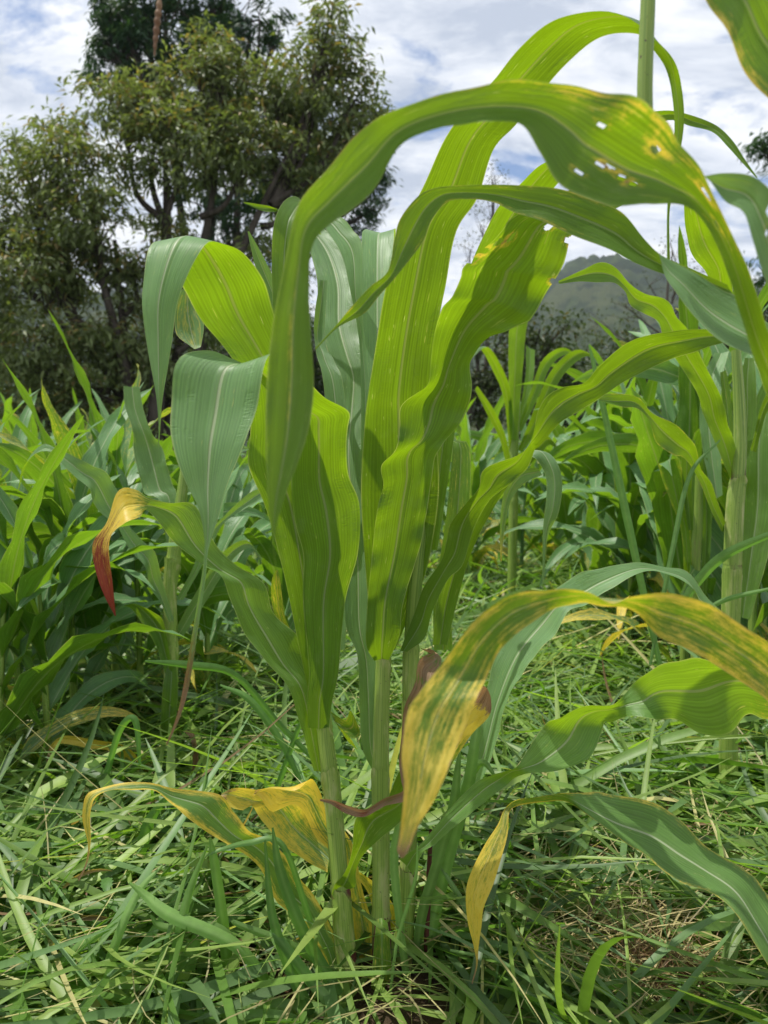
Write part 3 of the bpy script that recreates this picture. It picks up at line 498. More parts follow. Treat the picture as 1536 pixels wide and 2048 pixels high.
# leaf reaching left under it: bright underside, then a blue-green face rolled over
leaf(pn, [(1970,1150,1985,1170,.62),(1800,900,1760,960,.62),(1640,720,1620,800,.61),(1536,648,1537,724,.60),(1488,597,1440,683,.60),(1445,580,1393,640,.60),(1395,548,1350,582,.60),(1350,525,1330,552,.605),(1318,508,1320,514,.61)], seen='upper', tilt=-1, fold=.08, ripple=.02)
leaf(pn, [(1470,592,1455,570,.62),(1408,570,1390,540,.62),(1333,550,1325,512,.625),(1268,525,1290,480,.63),(1218,500,1243,425,.635),(1148,470,1180,395,.64),(1080,440,1120,378,.645),(1030,425,1060,372,.65),(985,405,990,370,.655),(930,398,915,371,.66),(893,405,870,376,.665),(863,440,835,393,.67),(848,480,800,437,.675),(825,512,788,482,.68),(790,556,776,542,.68),(758,592,740,574,.69),(727,628,700,617,.69),(676,655,671,652,.70),(632,699,630,697,.70)], fold=.12, ripple=.05, cols=21, age=ag(ye=.4, te0=.1, b=.02, be=.1))
# grey blurred arch at the edge
leaf(pn, [(1408,352,1418,358,.46),(1450,346,1450,402,.46),(1503,352,1487,425,.455),(1545,385,1505,480,.45),(1580,440,1530,560,.45),(1620,540,1570,640,.47),(1750,760,1690,800,.52),(1900,960,1880,990,.60)], seen='upper', fold=.12, ripple=.02, cols=25, rows=90, holes=[(.25,.2,.1,.012),(.5,.23,.06,.01),(.7,.33,.05,.016),(.8,.36,.04,.012)])
# top corner leaf
leaf(pn, [(1960,600,1985,590,.60),(1850,480,1890,380,.56),(1700,360,1790,200,.52),(1600,275,1700,130,.5),(1536,195,1640,50,.49),(1488,132,1592,-10,.485),(1453,58,1560,-70,.48),(1410,0,1520,-130,.48),(1370,-100,1450,-200,.48),(1300,-220,1320,-250,.48)], fold=.15, ripple=.04, edge=.3, age=ag(y=.14, ye=.3))
# rolled upright leaf beside the arch
q = np.array([(1960, 1190, 24), (1700, 935, 12), (1520, 690, 12), (1468, 525, 14), (1412, 428, 18), (1345, 368, 24), (1298, 300, 30), (1290, 205, 30), (1292, 100, 29), (1296, 0, 28), (1298, -120, 24), (1300, -300, 8)], float); ts = np.linspace(0, 11, 90); q = catmull(q, ts)
v, f, uv = tube(P(q[:, 0], q[:, 1], np.full(90, .60)), q[:, 2] / F * .60 / 2, 14)
rl = mesh_obj('rolled_leaf', v, f, STALK, pn, uv, np.tile([-.2, 0, -.3], (len(v), 1)))
# yellow leaf
leaf(pn, [(1985,1700,1965,1730,.62),(1800,1560,1760,1620,.58),(1650,1400,1610,1500,.54),(1560,1305,1536,1405,.52),(1488,1253,1450,1342,.51),(1418,1208,1375,1298,.505),(1333,1186,1318,1273,.5),(1265,1196,1268,1223,.5,.02),(1215,1200,1200,1206,.5,.03),(1165,1182,1150,1210,.495,.02),(1100,1180,1100,1222,.49),(1018,1190,1038,1263,.48),(943,1248,1000,1303,.48),(883,1328,972,1358,.48),(838,1385,950,1405,.465),(813,1430,928,1461,.46),(803,1510,895,1540,.45),(808,1575,868,1601,.445),(800,1660,838,1650,.44),(794,1700,820,1695,.435),(802,1716,806,1717,.435)], fold=.08, ripple=.05, cols=23, rows=150, freq=16,
     age=lambda u, v: (.36+.38*np.clip((np.abs(2*u-1)-.35)*1.7,0,1)+.25*np.clip((v-.72)*4,0,1)+.1*np.exp(-((u-.5)/.08)**2)-.14*np.exp(-((v-.68)/.12)**2), .5*np.clip((np.abs(2*u-1)-.88)*8,0,1)+np.clip((v-.93)*9,0,.7), .32*np.clip((v-.6)*3,0,1)*np.clip(1-u*3,0,1)), label='yellowing leaf hanging in front of the stalks, brown at the rim')
# lower right leaf, yellow hanging end
leaf(pn, [(1990,2100,1970,2160,.64),(1800,2060,1740,2140,.72),(1650,1960,1600,2060,.78),(1536,1796,1536,1932,.82),(1490,1735,1470,1832,.84),(1410,1692,1418,1782,.86),(1358,1640,1368,1766,.87),(1303,1606,1318,1731,.88),(1218,1583,1268,1701,.88),(1168,1586,1195,1645,.88),(1113,1586,1138,1608,.88,.02),(1068,1596,1078,1605,.875,.03),(1028,1605,1035,1612,.87,.03),(1008,1620,1018,1625,.865),(996,1648,1015,1666,.86),(968,1691,1003,1716,.86),(945,1736,988,1766,.86),(933,1781,968,1816,.86),(935,1841,963,1850,.86),(947,1891,957,1896,.86),(952,1928,955,1931,.86),(943,1966,945,1968,.86)], mat=LEAF_LOW, seen='upper', tilt=-0.9, ripple=.04, fold=.10, cols=21, age=lambda u, v: (.3*np.clip((np.abs(2*u-1)-.5)*2,0,1)+np.clip((v-.62)*3.2,0,.85), np.clip((v-.9)*7,0,.8), 0*u), edge=.2, label='green leaf arching down at lower right, its hanging end yellow')

# ---------------------------------------------------------------- maize plants of the field, leaf by leaf
def free_leaf(az0, z0, L, W, p0, droop, r, age=None, rows=18, cols=5, twist=0.0, tip=1.0):
    """vertices of one arching blade; p0 = angle from vertical at the collar, droop = how far it bends over"""
    s = np.linspace(0, 1, rows); pit = p0 + droop * s ** 1.4
    a = az0 + twist * s ** 2 + 0.10 * np.sin(s * 7 + r.uniform(0, 6))
    ds = L / (rows - 1)
    t = np.stack([np.sin(pit) * np.cos(a), np.sin(pit) * np.sin(a), np.cos(pit)], -1)
    c = np.vstack([[0, 0, 0], np.cumsum((t[1:] + t[:-1]) / 2 * ds, 0)]); c[:, 2] += z0
    roll = twist * 2.2 * s + r.uniform(-.25, .25)
    sd_ = np.stack([-np.sin(a), np.cos(a), 0 * a], -1); nn = np.cross(t, sd_)
    sd2 = sd_ * np.cos(roll)[:, None] + nn * np.sin(roll)[:, None]; nn2 = np.cross(t, sd2)
    wd = W * np.minimum(1, (s * 6 + .25)) * np.clip((1 - s ** (2.0)) ** 0.75, 0.02, 1) if tip else W * np.minimum(1, s * 6 + .25)
    u = np.linspace(0, 1, cols); e = np.abs(2 * u - 1)
    rp = 0.16 * wd[:, None] * np.sin(s * L * 38 + r.uniform(0, 6))[:, None] * np.sign(u - .5)[None] * e[None] ** 2
    pos = c[:, None] + sd2[:, None] * ((u - .5)[None, :, None] * wd[:, None, None]) + nn2[:, None] * ((-.15 * (1 - e))[None] * wd[:, None] + rp)[..., None]
    uv = np.stack([np.repeat(u[None], rows, 0), np.repeat((s * L)[:, None], cols, 1)], -1).reshape(-1, 2)
    A_ = np.zeros((rows, cols, 4)); 
    if age: A_[..., 0] = age * (0.3 + s[:, None]) + .25 * age * e[None]; A_[..., 1] = np.clip(age - .5, 0, 1) * np.clip(s * 2 - 1, 0, 1)[:, None]
    return pos.reshape(-1, 3), grid_faces(rows, cols), uv, A_.reshape(-1, 4)

def maize(name, H, nl, seed, rows=18, cols=5, lod=False, W=.088, L=.66, rad=.014, top=True, old=1):
    r = np.random.default_rng(seed)
    n = 14; zs = np.linspace(-.03, H * .62, n); bend = r.normal(0, .02, 2)
    pts = np.stack([bend[0] * (zs / H) ** 2 * 2, bend[1] * (zs / H) ** 2 * 2, zs], -1)
    rd = rad * (1 - .55 * np.linspace(0, 1, n)); 
    sv, sf, suv = tube(pts, rd, 8)
    sc = np.tile([.15, 0, .15, 1], (len(sv), 1))
    a0 = r.uniform(0, 6.28); leaves = []
    for i in range(nl):
        f = i / (nl - 1)
        z0 = H * (.07 + .55 * f ** 0.9); azm = a0 + (i % 2) * math.pi + r.normal(0, .35)
        le = L * (0.55 + 1.05 * math.sin(math.pi * min(1, .18 + .62 * f))) * r.uniform(.85, 1.12) * .72
        p0 = R(30 - 22 * f) * r.uniform(.8, 1.2); dr = R(115 - 45 * f) * r.uniform(.65, 1.3)
        if f > .85: dr *= .7
        age = .0
        if i < old: age = r.uniform(.5, 1.0)
        elif r.random() < .12: age = .35
        cx_ = np.interp(z0, zs, pts[:, 0]); cy_ = np.interp(z0, zs, pts[:, 1])
        v, fc, uv, A_ = free_leaf(azm, z0, le, W * (.7 + .5 * math.sin(math.pi * f)) * r.uniform(.85, 1.1), p0, dr, r, age, rows, cols, r.normal(0, .5))
        v = v + np.array([cx_, cy_, 0]); leaves.append((v, fc, uv, A_))
    if lod:
        b = Bag(); b.add(sv, sf, suv, sc)
        for l in leaves: b.add(*l)
        o = b.build(name, LEAF_FAR); return o
    root = bpy.data.objects.new(name, None); col.objects.link(root)
    mesh_obj('stalk', sv, sf, STALK, root, suv, sc)
    for l in leaves: mesh_obj('leaf', l[0], l[1], LEAF_FAR, root, l[2], l[3])
    return root
def copy_thing(o):
    c = o.copy(); col.objects.link(c)
    for ch in list(o.children):
        k = ch.copy(); col.objects.link(k); k.parent = c
    return c
used = set()
def place(protos, key, x, y, rot, s, label, group):
    p = protos[key]
    if id(p) not in used: used.add(id(p)); o = p
    else: o = copy_thing(p)
    o.location = (x, y, float(gz(x, y))); o.rotation_euler = (0, 0, rot); o.scale = (s, s, s)
    tag(o, label, 'maize plant', group); return o

near = [maize('maize_plant', H, nl, sd_) for H, nl, sd_ in ((1.0, 11, 1), (1.05, 12, 2), (.95, 10, 3), (1.1, 12, 4), (.9, 10, 5), (1.0, 11, 6))]
farp = [maize('maize_plant', 1.0, 9, 20 + k, rows=10, cols=3, lod=True) for k in range(6)]

# near individuals: px of the stalk, distance, height scale, label
spots = [
 (30, 1.75, .78, 'short maize plant at the left edge, nearest the camera there'),
 (180, 1.95, .80, 'short leafy maize plant between the left edge plant and the tall grey green leaf'),
 (118, 2.25, .82, 'maize plant half hidden behind the two short ones at left'),
 (-60, 2.0, .85, 'maize plant cut by the left edge of the view'),
 (250, 2.7, .82, 'slender maize plant behind the blunt upright leaf at left'),
 (440, 2.6, .80, 'maize plant seen between the red tipped leaf and the yellow leaves'),
 (530, 3.1, .80, 'maize plant just left of the close stalks, farther back'),
 (60, 2.9, .84, 'maize plant in the second row by the left edge'),
 (560, 2.3, .62, 'small maize plant in shade behind the leftmost close stalk'),
 (1240, 3.4, 1.15, 'tall maize plant with drooping leaves in the gap right of centre'),
 (1330, 3.0, 1.22, 'tall maize plant behind the twisted leaf at right'),
 (1290, 4.3, 1.3, 'maize plant deeper in the field between the tall ones at right'),
 (1140, 4.6, 1.15, 'maize plant beside the pale mown patch'),
 (940, 4.4, 1.05, 'maize plant just right of the close stalks, farther back'),
 (1530, 2.5, 1.2, 'maize plant cut by the right edge of the view'),
 (1410, 2.6, 1.22, 'maize plant behind the thick speckled stalk'),
 (-15, 1.55, .80, 'maize plant at the very left edge, lowest in the view'),
 (85, 1.62, .72, 'small maize plant between the edge plants and the short leafy one at left'),
 (140, 1.85, .88, 'bushy maize plant directly under the red leaf tip'),
 (225, 2.15, .90, 'maize plant behind the red leaf tip'),
 (20, 2.35, .92, 'maize plant whose upper leaves show at the far left below the olive tree'),
 (275, 1.98, .78, 'maize plant left of the tall stalk with the blunt leaf, in its shade'),
 (410, 2.05, .74, 'maize plant seen beneath the long grey green leaf'),
 (1190, 3.7, 1.22, 'bright maize plant left of the tall ones in the right gap'),
 (1265, 2.9, 1.05, 'bright maize plant behind the thin leaning grass leaf'),
 (1375, 2.25, 1.12, 'maize plant close behind the plant cut off level at the top'),
 (1435, 3.1, 1.28, 'tall maize plant between the level cut plant and the thick stalk'),
 (1510, 2.0, 1.08, 'maize plant right of the thick speckled stalk'),
 (1090, 4.9, 1.2, 'maize plant just right of the slim pale stalked one'),
 (1600, 2.0, 1.15, 'maize plant beyond the right edge with leaves reaching in'),
]
for i, (px, d, s, lab) in enumerate(spots):
    x = (px - 768) / F * d
    place(near, i % 6, x, d, rng.uniform(0, 6.28), s, lab, 'single maize plants near the camera')
# rows of the field
rr_ = np.random.default_rng(5); cnt = 0
pts_ = []; rowof = {}
for ri, yy in enumerate(np.concatenate([np.arange(3.0, 9, .62), np.arange(9.4, 15.5, .85)])):
    xw = yy * .62 + .6
    for xx in np.arange(-xw, xw, .50 if yy < 7 else .62):
        x = xx + rr_.normal(0, .09); y = yy + rr_.normal(0, .10)
        px = 768 + F * x / y
        if 980 < px < 1300 and y < 4.5: continue
        if 560 < px < 900 and y < 4.2 : continue
        if px < 900 and y > 11.0: continue
        pts_.append((x, y, px)); rowof[(x, y)] = ri
fr = {(a, b): i for i, (a, b, c) in enumerate(sorted([t for t in pts_ if t[1] < 4.6], key=lambda t: t[2]))}
def ordinal(i):
    w = 'first second third fourth fifth sixth seventh eighth ninth tenth eleventh twelfth thirteenth fourteenth fifteenth sixteenth seventeenth eighteenth nineteenth twentieth'.split()
    w += ['twenty-' + k for k in w[:9]] + ['thirtieth'] + ['thirty-' + k for k in w[:9]] + ['fortieth'] + ['forty-' + k for k in w[:9]]
    return w[i]
pts_.sort(key=lambda t: t[1]); pts_ = pts_[:262]; rowpos = {}
for t in sorted(pts_, key=lambda t: t[2]):
    rowpos[t[:2]] = sum(1 for k in rowpos if rowof[k] == rowof[t[:2]])
for (x, y, px) in pts_:
    left = px < 800
    s = (.95 if left else 1.12) * rr_.uniform(.82, 1.13)
    if y > 8: s *= .95
    if y < 4.6:
        place(near, int(rr_.integers(6)), x, y, rr_.uniform(0, 6.28), s, '%s maize plant from the left edge in the front rows of the field' % ordinal(fr[(x, y)]), 'maize plants in the front rows, ' + ('left' if left else 'right'))
    else:
        place(farp, int(rr_.integers(6)), x, y, rr_.uniform(0, 6.28), s, 'maize plant far back, %s from the left in the %s row of the field' % (ordinal(rowpos[(x, y)]), ordinal(rowof[(x, y)])), 'maize plants far back in the field, ' + ('left' if left else 'right'))

# ---------------------------------------------------------------- traced plants behind the close stalks
pl = thing('maize_plant', 'maize plant at left with a blunt upright leaf and a long elbow bent leaf', 'maize plant', tuple(P(340, 1500, 1.72) * [1, 1, 0]), 'single maize plants near the camera')
stalk(pl, [(342, 1530, 32), (340, 1440, 32), (342, 1300, 34), (340, 1180, 32), (352, 1080, 34), (365, 980, 26), (372, 900, 14)], [1.72, 1.72], nodes=(1290, 1120), stain=.05, sheaths=((1520, 1300), (1285, 1125)))
leaf(pl, [(335,1100,360,1100,1.75),(320,1003,354,993,1.77),(290,988,345,970,1.78),(280,955,334,930,1.79),(267,900,325,898,1.8),(265,858,305,868,1.8),(250,813,288,823,1.81),(247,772,279,774,1.82)], seen='upper', ripple=.03, fold=.12, label='broad upright leaf with a blunt torn end')
leaf(pl, [(338,1245,348,1240,1.7),(320,1203,330,1180,1.69),(300,1173,322,1148,1.68),(288,1133,311,1108,1.67),(260,1098,282,1078,1.66),(233,1053,252,1040,1.65),(200,1023,242,1000,1.64),(183,993,227,963,1.63),(173,973,207,940,1.62),(150,953,182,932,1.61),(125,928,147,912,1.6),(105,905,110,895,1.6),(75,905,86,889,1.6),(47,933,56,920,1.6),(35,985,36,985,1.6)], seen='upper', tilt=0.8, ripple=.06, fold=.15)
leaf(pl, [(345,1300,360,1300,1.7),(355,1240,385,1240,1.69),(350,1195,375,1190,1.68),(343,1180,372,1184,1.66),(344,1220,368,1220,1.65),(352,1235,362,1235,1.65)], tag=None) if False else None
leaf(pl, [(336,1370,350,1370,1.7),(322,1320,338,1300,1.69),(300,1270,325,1240,1.68),(262,1218,290,1215,1.66),(240,1215,262,1208,1.65),(232,1222,236,1218,1.65)], ripple=.06)
leaf(pl, [(352,1200,366,1200,1.72),(388,1130,410,1120,1.72),(400,1080,430,1075,1.73),(440,1040,455,1040,1.73),(500,985,520,1000,1.74),(535,975,536,985,1.75)], seen='upper', ripple=.06)
leaf(pl, [(350,1260,362,1280,1.72),(395,1180,420,1190,1.7),(440,1110,465,1120,1.69),(490,1080,500,1096,1.68),(520,1110,525,1120,1.67)], seen='upper', ripple=.06)
leaf(pl, [(330,1560,345,1560,1.70),(322,1470,350,1470,1.68),(325,1380,356,1380,1.68),(335,1330,352,1330,1.70)], ripple=.03)
leaf(pl, [(300,1545,310,1520,1.6),(275,1540,285,1522,1.58),(245,1525,262,1500,1.57),(222,1503,238,1488,1.56),(180,1497,175,1477,1.55),(125,1487,128,1472,1.54),(106,1500,100,1492,1.54),(94,1530,92,1530,1.54)], age=lambda u, v: (.9+0*u, np.clip((v-.75)*4,0,.8), 0*u), label='pale yellow low leaf reaching left')
leaf(pl, [(365,1462,372,1460,1.55),(378,1472,388,1468,1.54),(385,1500,397,1510,1.53),(383,1540,398,1555,1.53),(374,1572,390,1580,1.53)], ripple=.2, fold=.3, age=lambda u, v: (0*u, .95+0*u, .1+0*u), label='shrivelled brown leaf')

pr_ = thing('maize_plant', 'thick stalked maize plant at the right with a wavy leaf reaching left', 'maize plant', tuple(P(1462, 1600, 1.55) * [1, 1, 0]), 'single maize plants near the camera')
stalk(pr_, [(1456, 1590, 44), (1458, 1400, 43), (1461, 1250, 43), (1466, 1100, 42), (1471, 1000, 40), (1476, 960, 36), (1480, 880, 32), (1478, 800, 28), (1472, 700, 22)], [1.55, 1.55], nodes=(1140, 965), stain=.2, sheaths=((1590, 1300), (1290, 1145), (1135, 968)))
leaf(pr_, [(1463,963,1477,950,1.55),(1438,903,1470,885,1.54),(1408,833,1455,848,1.52),(1393,783,1443,795,1.5),(1348,713,1402,715,1.46),(1328,683,1380,665,1.43),(1318,645,1352,633,1.41),(1290,628,1333,600,1.39),(1262,612,1292,588,1.37),(1250,582,1257,566,1.35),(1228,566,1233,537,1.33),(1193,565,1203,524,1.32),(1158,563,1165,540,1.31),(1118,568,1117,562,1.3)], ripple=.08, label='wavy leaf with ruffled edges reaching left')
leaf(pr_, [(1445,1065,1452,1045,1.55),(1423,1023,1435,1003,1.54),(1403,973,1421,963,1.52),(1386,938,1402,938,1.5),(1366,914,1394,902,1.48),(1343,908,1380,878,1.46),(1313,883,1350,848,1.44),(1298,840,1304,826,1.42),(1272,816,1274,794,1.4),(1246,814,1218,787,1.39),(1203,803,1197,795,1.38)], ripple=.06, edge=.3, age=ag(y=.1), label='twisted leaf with yellow edges')
leaf(pr_, [(1475,1230,1500,1240,1.62),(1480,1100,1536,1110,1.66),(1482,1000,1562,1000,1.7),(1488,880,1560,880,1.75),(1510,800,1565,790,1.8),(1550,720,1570,720,1.85)], ripple=.04)
leaf(pr_, [(1478,930,1492,925,1.55),(1480,850,1512,850,1.56),(1482,760,1512,760,1.58),(1490,715,1508,715,1.6)], ripple=.03)
leaf(pr_, [(1455,880,1468,880,1.6),(1445,800,1462,795,1.62),(1440,745,1452,740,1.63)], ripple=.03, age=ag(y=.2), name='sheath')
leaf(pr_, [(1425,1000,1445,990,1.9),(1400,860,1440,850,1.95),(1405,760,1445,755,2.0),(1430,705,1458,702,2.05)], seen='upper', ripple=.04)
leaf(pr_, [(1500,900,1512,905,1.58),(1520,820,1532,830,1.56),(1545,760,1560,790,1.54)], ripple=.04)
leaf(pr_, [(1425,600,1465,590,1.2),(1414,548,1466,545,1.16),(1388,515,1453,495,1.12),(1373,470,1433,462,1.1),(1368,415,1412,430,1.06),(1372,360,1400,370,1.04)], ripple=.05, fold=.12)

ps = thing('maize_plant', 'maize plant cut off level at the top, right of the mown patch', 'maize plant', tuple(P(1380, 1500, 1.9) * [1, 1, 0]), 'single maize plants near the camera')
stalk(ps, [(1395, 1480, 26), (1392, 1300, 26), (1390, 1150, 25), (1396, 1040, 22), (1398, 950, 18)], [1.9, 1.9], nodes=(1180,), stain=.3)
leaf(ps, [(1370,1180,1386,1180,1.88),(1362,1063,1382,1060,1.87),(1343,1008,1377,1033,1.86),(1328,968,1368,963,1.85),(1315,927,1358,916,1.84)], fold=.1, age=ag(y=.15, ye=.2), label='pale leaf cut straight across')
leaf(ps, [(1376,1060,1387,1060,1.86),(1366,980,1384,980,1.85),(1363,914,1386,913,1.84)], fold=.1)
leaf(ps, [(1385,1250,1400,1250,1.9),(1372,1120,1392,1110,1.92),(1378,960,1392,960,1.95),(1372,880,1390,880,1.97)], fold=.15)
leaf(ps, [(1400,1200,1412,1200,1.9),(1405,1050,1424,1040,1.92),(1400,920,1415,915,1.93)], fold=.15)

pm = thing('maize_plant', 'slim pale stalked maize plant with an upright yellow flecked leaf, right of centre', 'maize plant', tuple(P(1026, 1200, 3.9) * [1, 1, 0]), 'single maize plants near the camera')
stalk(pm, [(1022, 1210, 22), (1025, 1100, 22), (1027, 1000, 22), (1028, 900, 22), (1032, 830, 20), (1036, 760, 12)], [3.6, 3.6], nodes=(1000,), stain=0)
for st in ([(1018,880,1034,880,3.55),(1017,760,1045,745,3.5),(1020,650,1056,640,3.45),(1048,605,1080,596,3.4),(1075,600,1086,594,3.38)],
           [(1018,900,1028,895,3.6),(1008,800,1022,790,3.5),(985,740,1004,735,3.4),(958,696,975,694,3.3),(940,720,946,714,3.25)],
           [(1018,960,1028,955,3.6),(1000,880,1012,875,3.5),(975,830,988,820,3.4),(950,780,955,772,3.3)],
           [(1034,860,1044,862,3.6),(1062,780,1078,790,3.6),(1085,720,1100,735,3.6),(1125,695,1130,710,3.55),(1160,715,1162,722,3.5)],
           [(1036,900,1044,905,3.6),(1060,840,1080,850,3.55),(1100,745,1120,760,3.5),(1150,700,1165,715,3.45),(1190,712,1192,718,3.4)],
           [(1036,940,1044,945,3.6),(1062,900,1080,910,3.55),(1090,870,1100,890,3.5),(1120,900,1125,910,3.4)],
           [(1030,860,1042,860,3.65),(1050,760,1066,760,3.7),(1052,690,1070,700,3.75)]):
    leaf(pm, st, ripple=.04, age=ag(y=.1), rows=30, cols=7)

# ---------------------------------------------------------------- dry things lying or hanging about
dl = thing('dead_leaf', 'crumpled brown dead leaf lying in the grass left of the stalk bases', 'dead leaf', tuple(P(600, 1990, .93) * [1, 1, 0]))
leaf(dl, [(468,1945,470,1960,.98),(500,1948,495,1972,.975),(540,1966,530,1990,.96),(590,1985,575,2004,.95),(640,2004,630,2020,.94),(700,2012,690,2032,.94),(770,2015,765,2030,.95),(830,1998,828,2004,.96)], ripple=.25, fold=.4, age=lambda u, v: (0*u, 1.0+0*u, .0+0*u), name='blade')
# the far end of a withered narrow leaf of the nearest plant: it arches over above the view and hangs back into it
q = np.array([(1300, -250, 20, .60), (1240, -420, 26, .60), (1000, -600, 24, .59), (680, -620, 18, .57), (430, -460, 12, .56), (340, -260, 9, .55), (321, -80, 9, .55), (319, 0, 10, .55), (315, 40, 12, .55), (311, 80, 9, .55), (309, 112, 3, .55)], float); q = catmull(q, np.linspace(0, 10, 110))
hv = np.linspace(0, 1, 110)
v, f, uv = tube(P(q[:, 0], q[:, 1], q[:, 3]), q[:, 2] / F * q[:, 3] / 2 * (1 + .22 * np.sin(np.arange(110) * 1.3) * (hv > .5)), 8)
dc = np.zeros((110, 8, 4)); dc[..., 0] = .8 * (hv > .3)[:, None]; dc[..., 1] = np.clip(hv * 3 - 1.2, 0, 1.0)[:, None]; dc[..., 2] = .3 * (hv > .5)[:, None]
mesh_obj('leaf', v, f, LEAF, pn, uv * [0, 1] + [.3, 0], dc.reshape(-1, 4))['label'] = 'withered brown thread-like leaf tip hanging at the top left'

# ---------------------------------------------------------------- grass: cut grass lying as mulch, living blades, and traced tufts
def blades(n, x, y, z, az, pit, L, W, curve, acurve, roll, colr, segs=6, cols=3, tipw=0.05, fold=.12, floor=True):
    s = np.linspace(0, 1, segs + 1)[None]
    pitch = pit[:, None] + curve[:, None] * s; a = az[:, None] + acurve[:, None] * s
    t = np.stack([np.cos(pitch) * np.cos(a), np.cos(pitch) * np.sin(a), np.sin(pitch)], -1)
    c = np.concatenate([np.zeros((n, 1, 3)), np.cumsum((t[:, 1:] + t[:, :-1]) / 2 * (L / segs)[:, None, None], 1)], 1)
    c += np.stack([x, y, z], -1)[:, None]
    if floor:
        g = gz(c[..., 0], c[..., 1]) + .004 + (z - gz(x, y))[:, None] * .55
        c[..., 2] = np.maximum(c[..., 2], g)
    sd_ = np.stack([-np.sin(a), np.cos(a), 0 * a], -1); nn = np.cross(t, sd_)
    ro = roll[:, None] + 0 * s; sv = sd_ * np.cos(ro)[..., None] + nn * np.sin(ro)[..., None]; nv = np.cross(t, sv)
    w = W[:, None] * np.clip(np.minimum(.55 + s * 3, 1) * (1 - s ** 2.6) ** .8, tipw, 1)
    us = np.linspace(-.5, .5, cols)
    v = c[:, :, None] + sv[:, :, None] * (us[None, None, :, None] * w[..., None, None]) - nv[:, :, None] * ((fold * (1 - np.abs(2 * us)))[None, None, :, None] * w[..., None, None])
    f = grid_faces(segs + 1, cols); k = (segs + 1) * cols
    F_ = (f[None] + (np.arange(n) * k)[:, None, None]).reshape(-1, 4)
    cc = np.repeat(colr[:, None], k, 1).reshape(-1, 3)
    return v.reshape(-1, 3), F_, cc
def gcol(r, n, straw=.15, dark=.25):
    g = np.array([.080, .165, .028]); l = np.array([.25, .35, .08]); b = np.array([.12, .21, .075]); st = np.array([.48, .43, .20]); br = np.array([.20, .13, .07])
    t = r.random((n, 1)) ** 1.3; c = g * (1 - t) + l * t
    m = r.random((n, 1)) < dark; c = np.where(m, b * r.uniform(.7, 1.3, (n, 1)), c)
    m = r.random((n, 1)) < straw; c = np.where(m, st * r.uniform(.6, 1.25, (n, 1)), c)
    m = r.random((n, 1)) < straw * .10; c = np.where(m, br * r.uniform(.6, 1.3, (n, 1)), c)
    return c * r.uniform(.8, 1.2, (n, 1))
def hits(x, y, az, L):
    h = np.zeros(len(x), bool)
    for t in (0, .2, .4, .6, .8):
        xx = x + np.cos(az) * L * t; yy = y + np.sin(az) * L * t; k = xx / np.maximum(yy, .1)
        h |= ((xx - .37) / .10) ** 2 + ((yy - 1.0) / .055) ** 2 < 1
        h |= (yy < 1.0) & (k > -.25) & (k < .09)
    return h
def scatter(r, n, y0, y1, pw=1.0, side=.60, xo=.35):
    y = y0 + (y1 - y0) * r.random(n) ** pw; x = (r.random(n) * 2 - 1) * (y * side + xo); return x, y
r = np.random.default_rng(3)
def clod(x, y):  # bare places
    m = np.exp(-(((x - .37) / .10) ** 2 + ((y - 1.02) / .06) ** 2)) + .6 * np.exp(-(((x + .22) / .05) ** 2 + ((y - 1.16) / .04) ** 2))
    m = m + .85 * ((y < .99) & (y > .70) & (x > -.085) & (x < .075))
    return m
V = Bag()
# mulch layers
for (n, y0, y1, w0, L0, straw) in ((2600, .86, 2.3, .0135, .34, .05), (6000, .72, 2.3, .0095, .42, .10), (2500, 2.0, 5.0, .018, .5, .05), (4500, 2.0, 5.0, .012, .45, .10), (4000, 4.5, 9.5, .018, .45, .10)):
    x, y = scatter(r, n, y0, y1, 1.15)
    keep = r.random(n) > clod(x, y) * 1.0; x, y = x[keep], y[keep]; n = len(x)
    patch = np.sin(x * 3.1 + 1) * np.sin(y * 2.3 + 2) * 1.1 + np.sin(x * 7 + y * 5) * .4
    az = patch * 1.4 + r.normal(0, .75, n) - .35 + np.pi * (r.random(n) < .5)
    z = gz(x, y) + r.random(n) ** 1.4 * np.where(y < 1.1, .026, .065) + .004
    c = gcol(r, n, straw)
    kp = ~(hits(x, y, az, L0 * .9 + 0 * x) & (r.random(n) < .88)); x, y, z, az, c = x[kp], y[kp], z[kp], az[kp], c[kp]; n = len(x)
    wmul = np.where((c[:, 0] > c[:, 1])[:, 0] if c.ndim == 3 else c[:, 0] > c[:, 1] * .98, .45, 1.0)
    v, f, cc = blades(n, x, y, z, az, r.normal(.12, .2, n), L0 * r.uniform(.5, 1.4, n), w0 * wmul * r.lognormal(0, .4, n), r.normal(-.35, .35, n), r.normal(0, .6, n), r.normal(0, .5, n), c, 6, 3 if y1 < 3 else 2, fold=.15 if y1 < 3 else 0)
    B_ = Bag(); B_.add(v, f, None, cc); tag(B_.build('cut_grass', GRASS), kind='stuff')
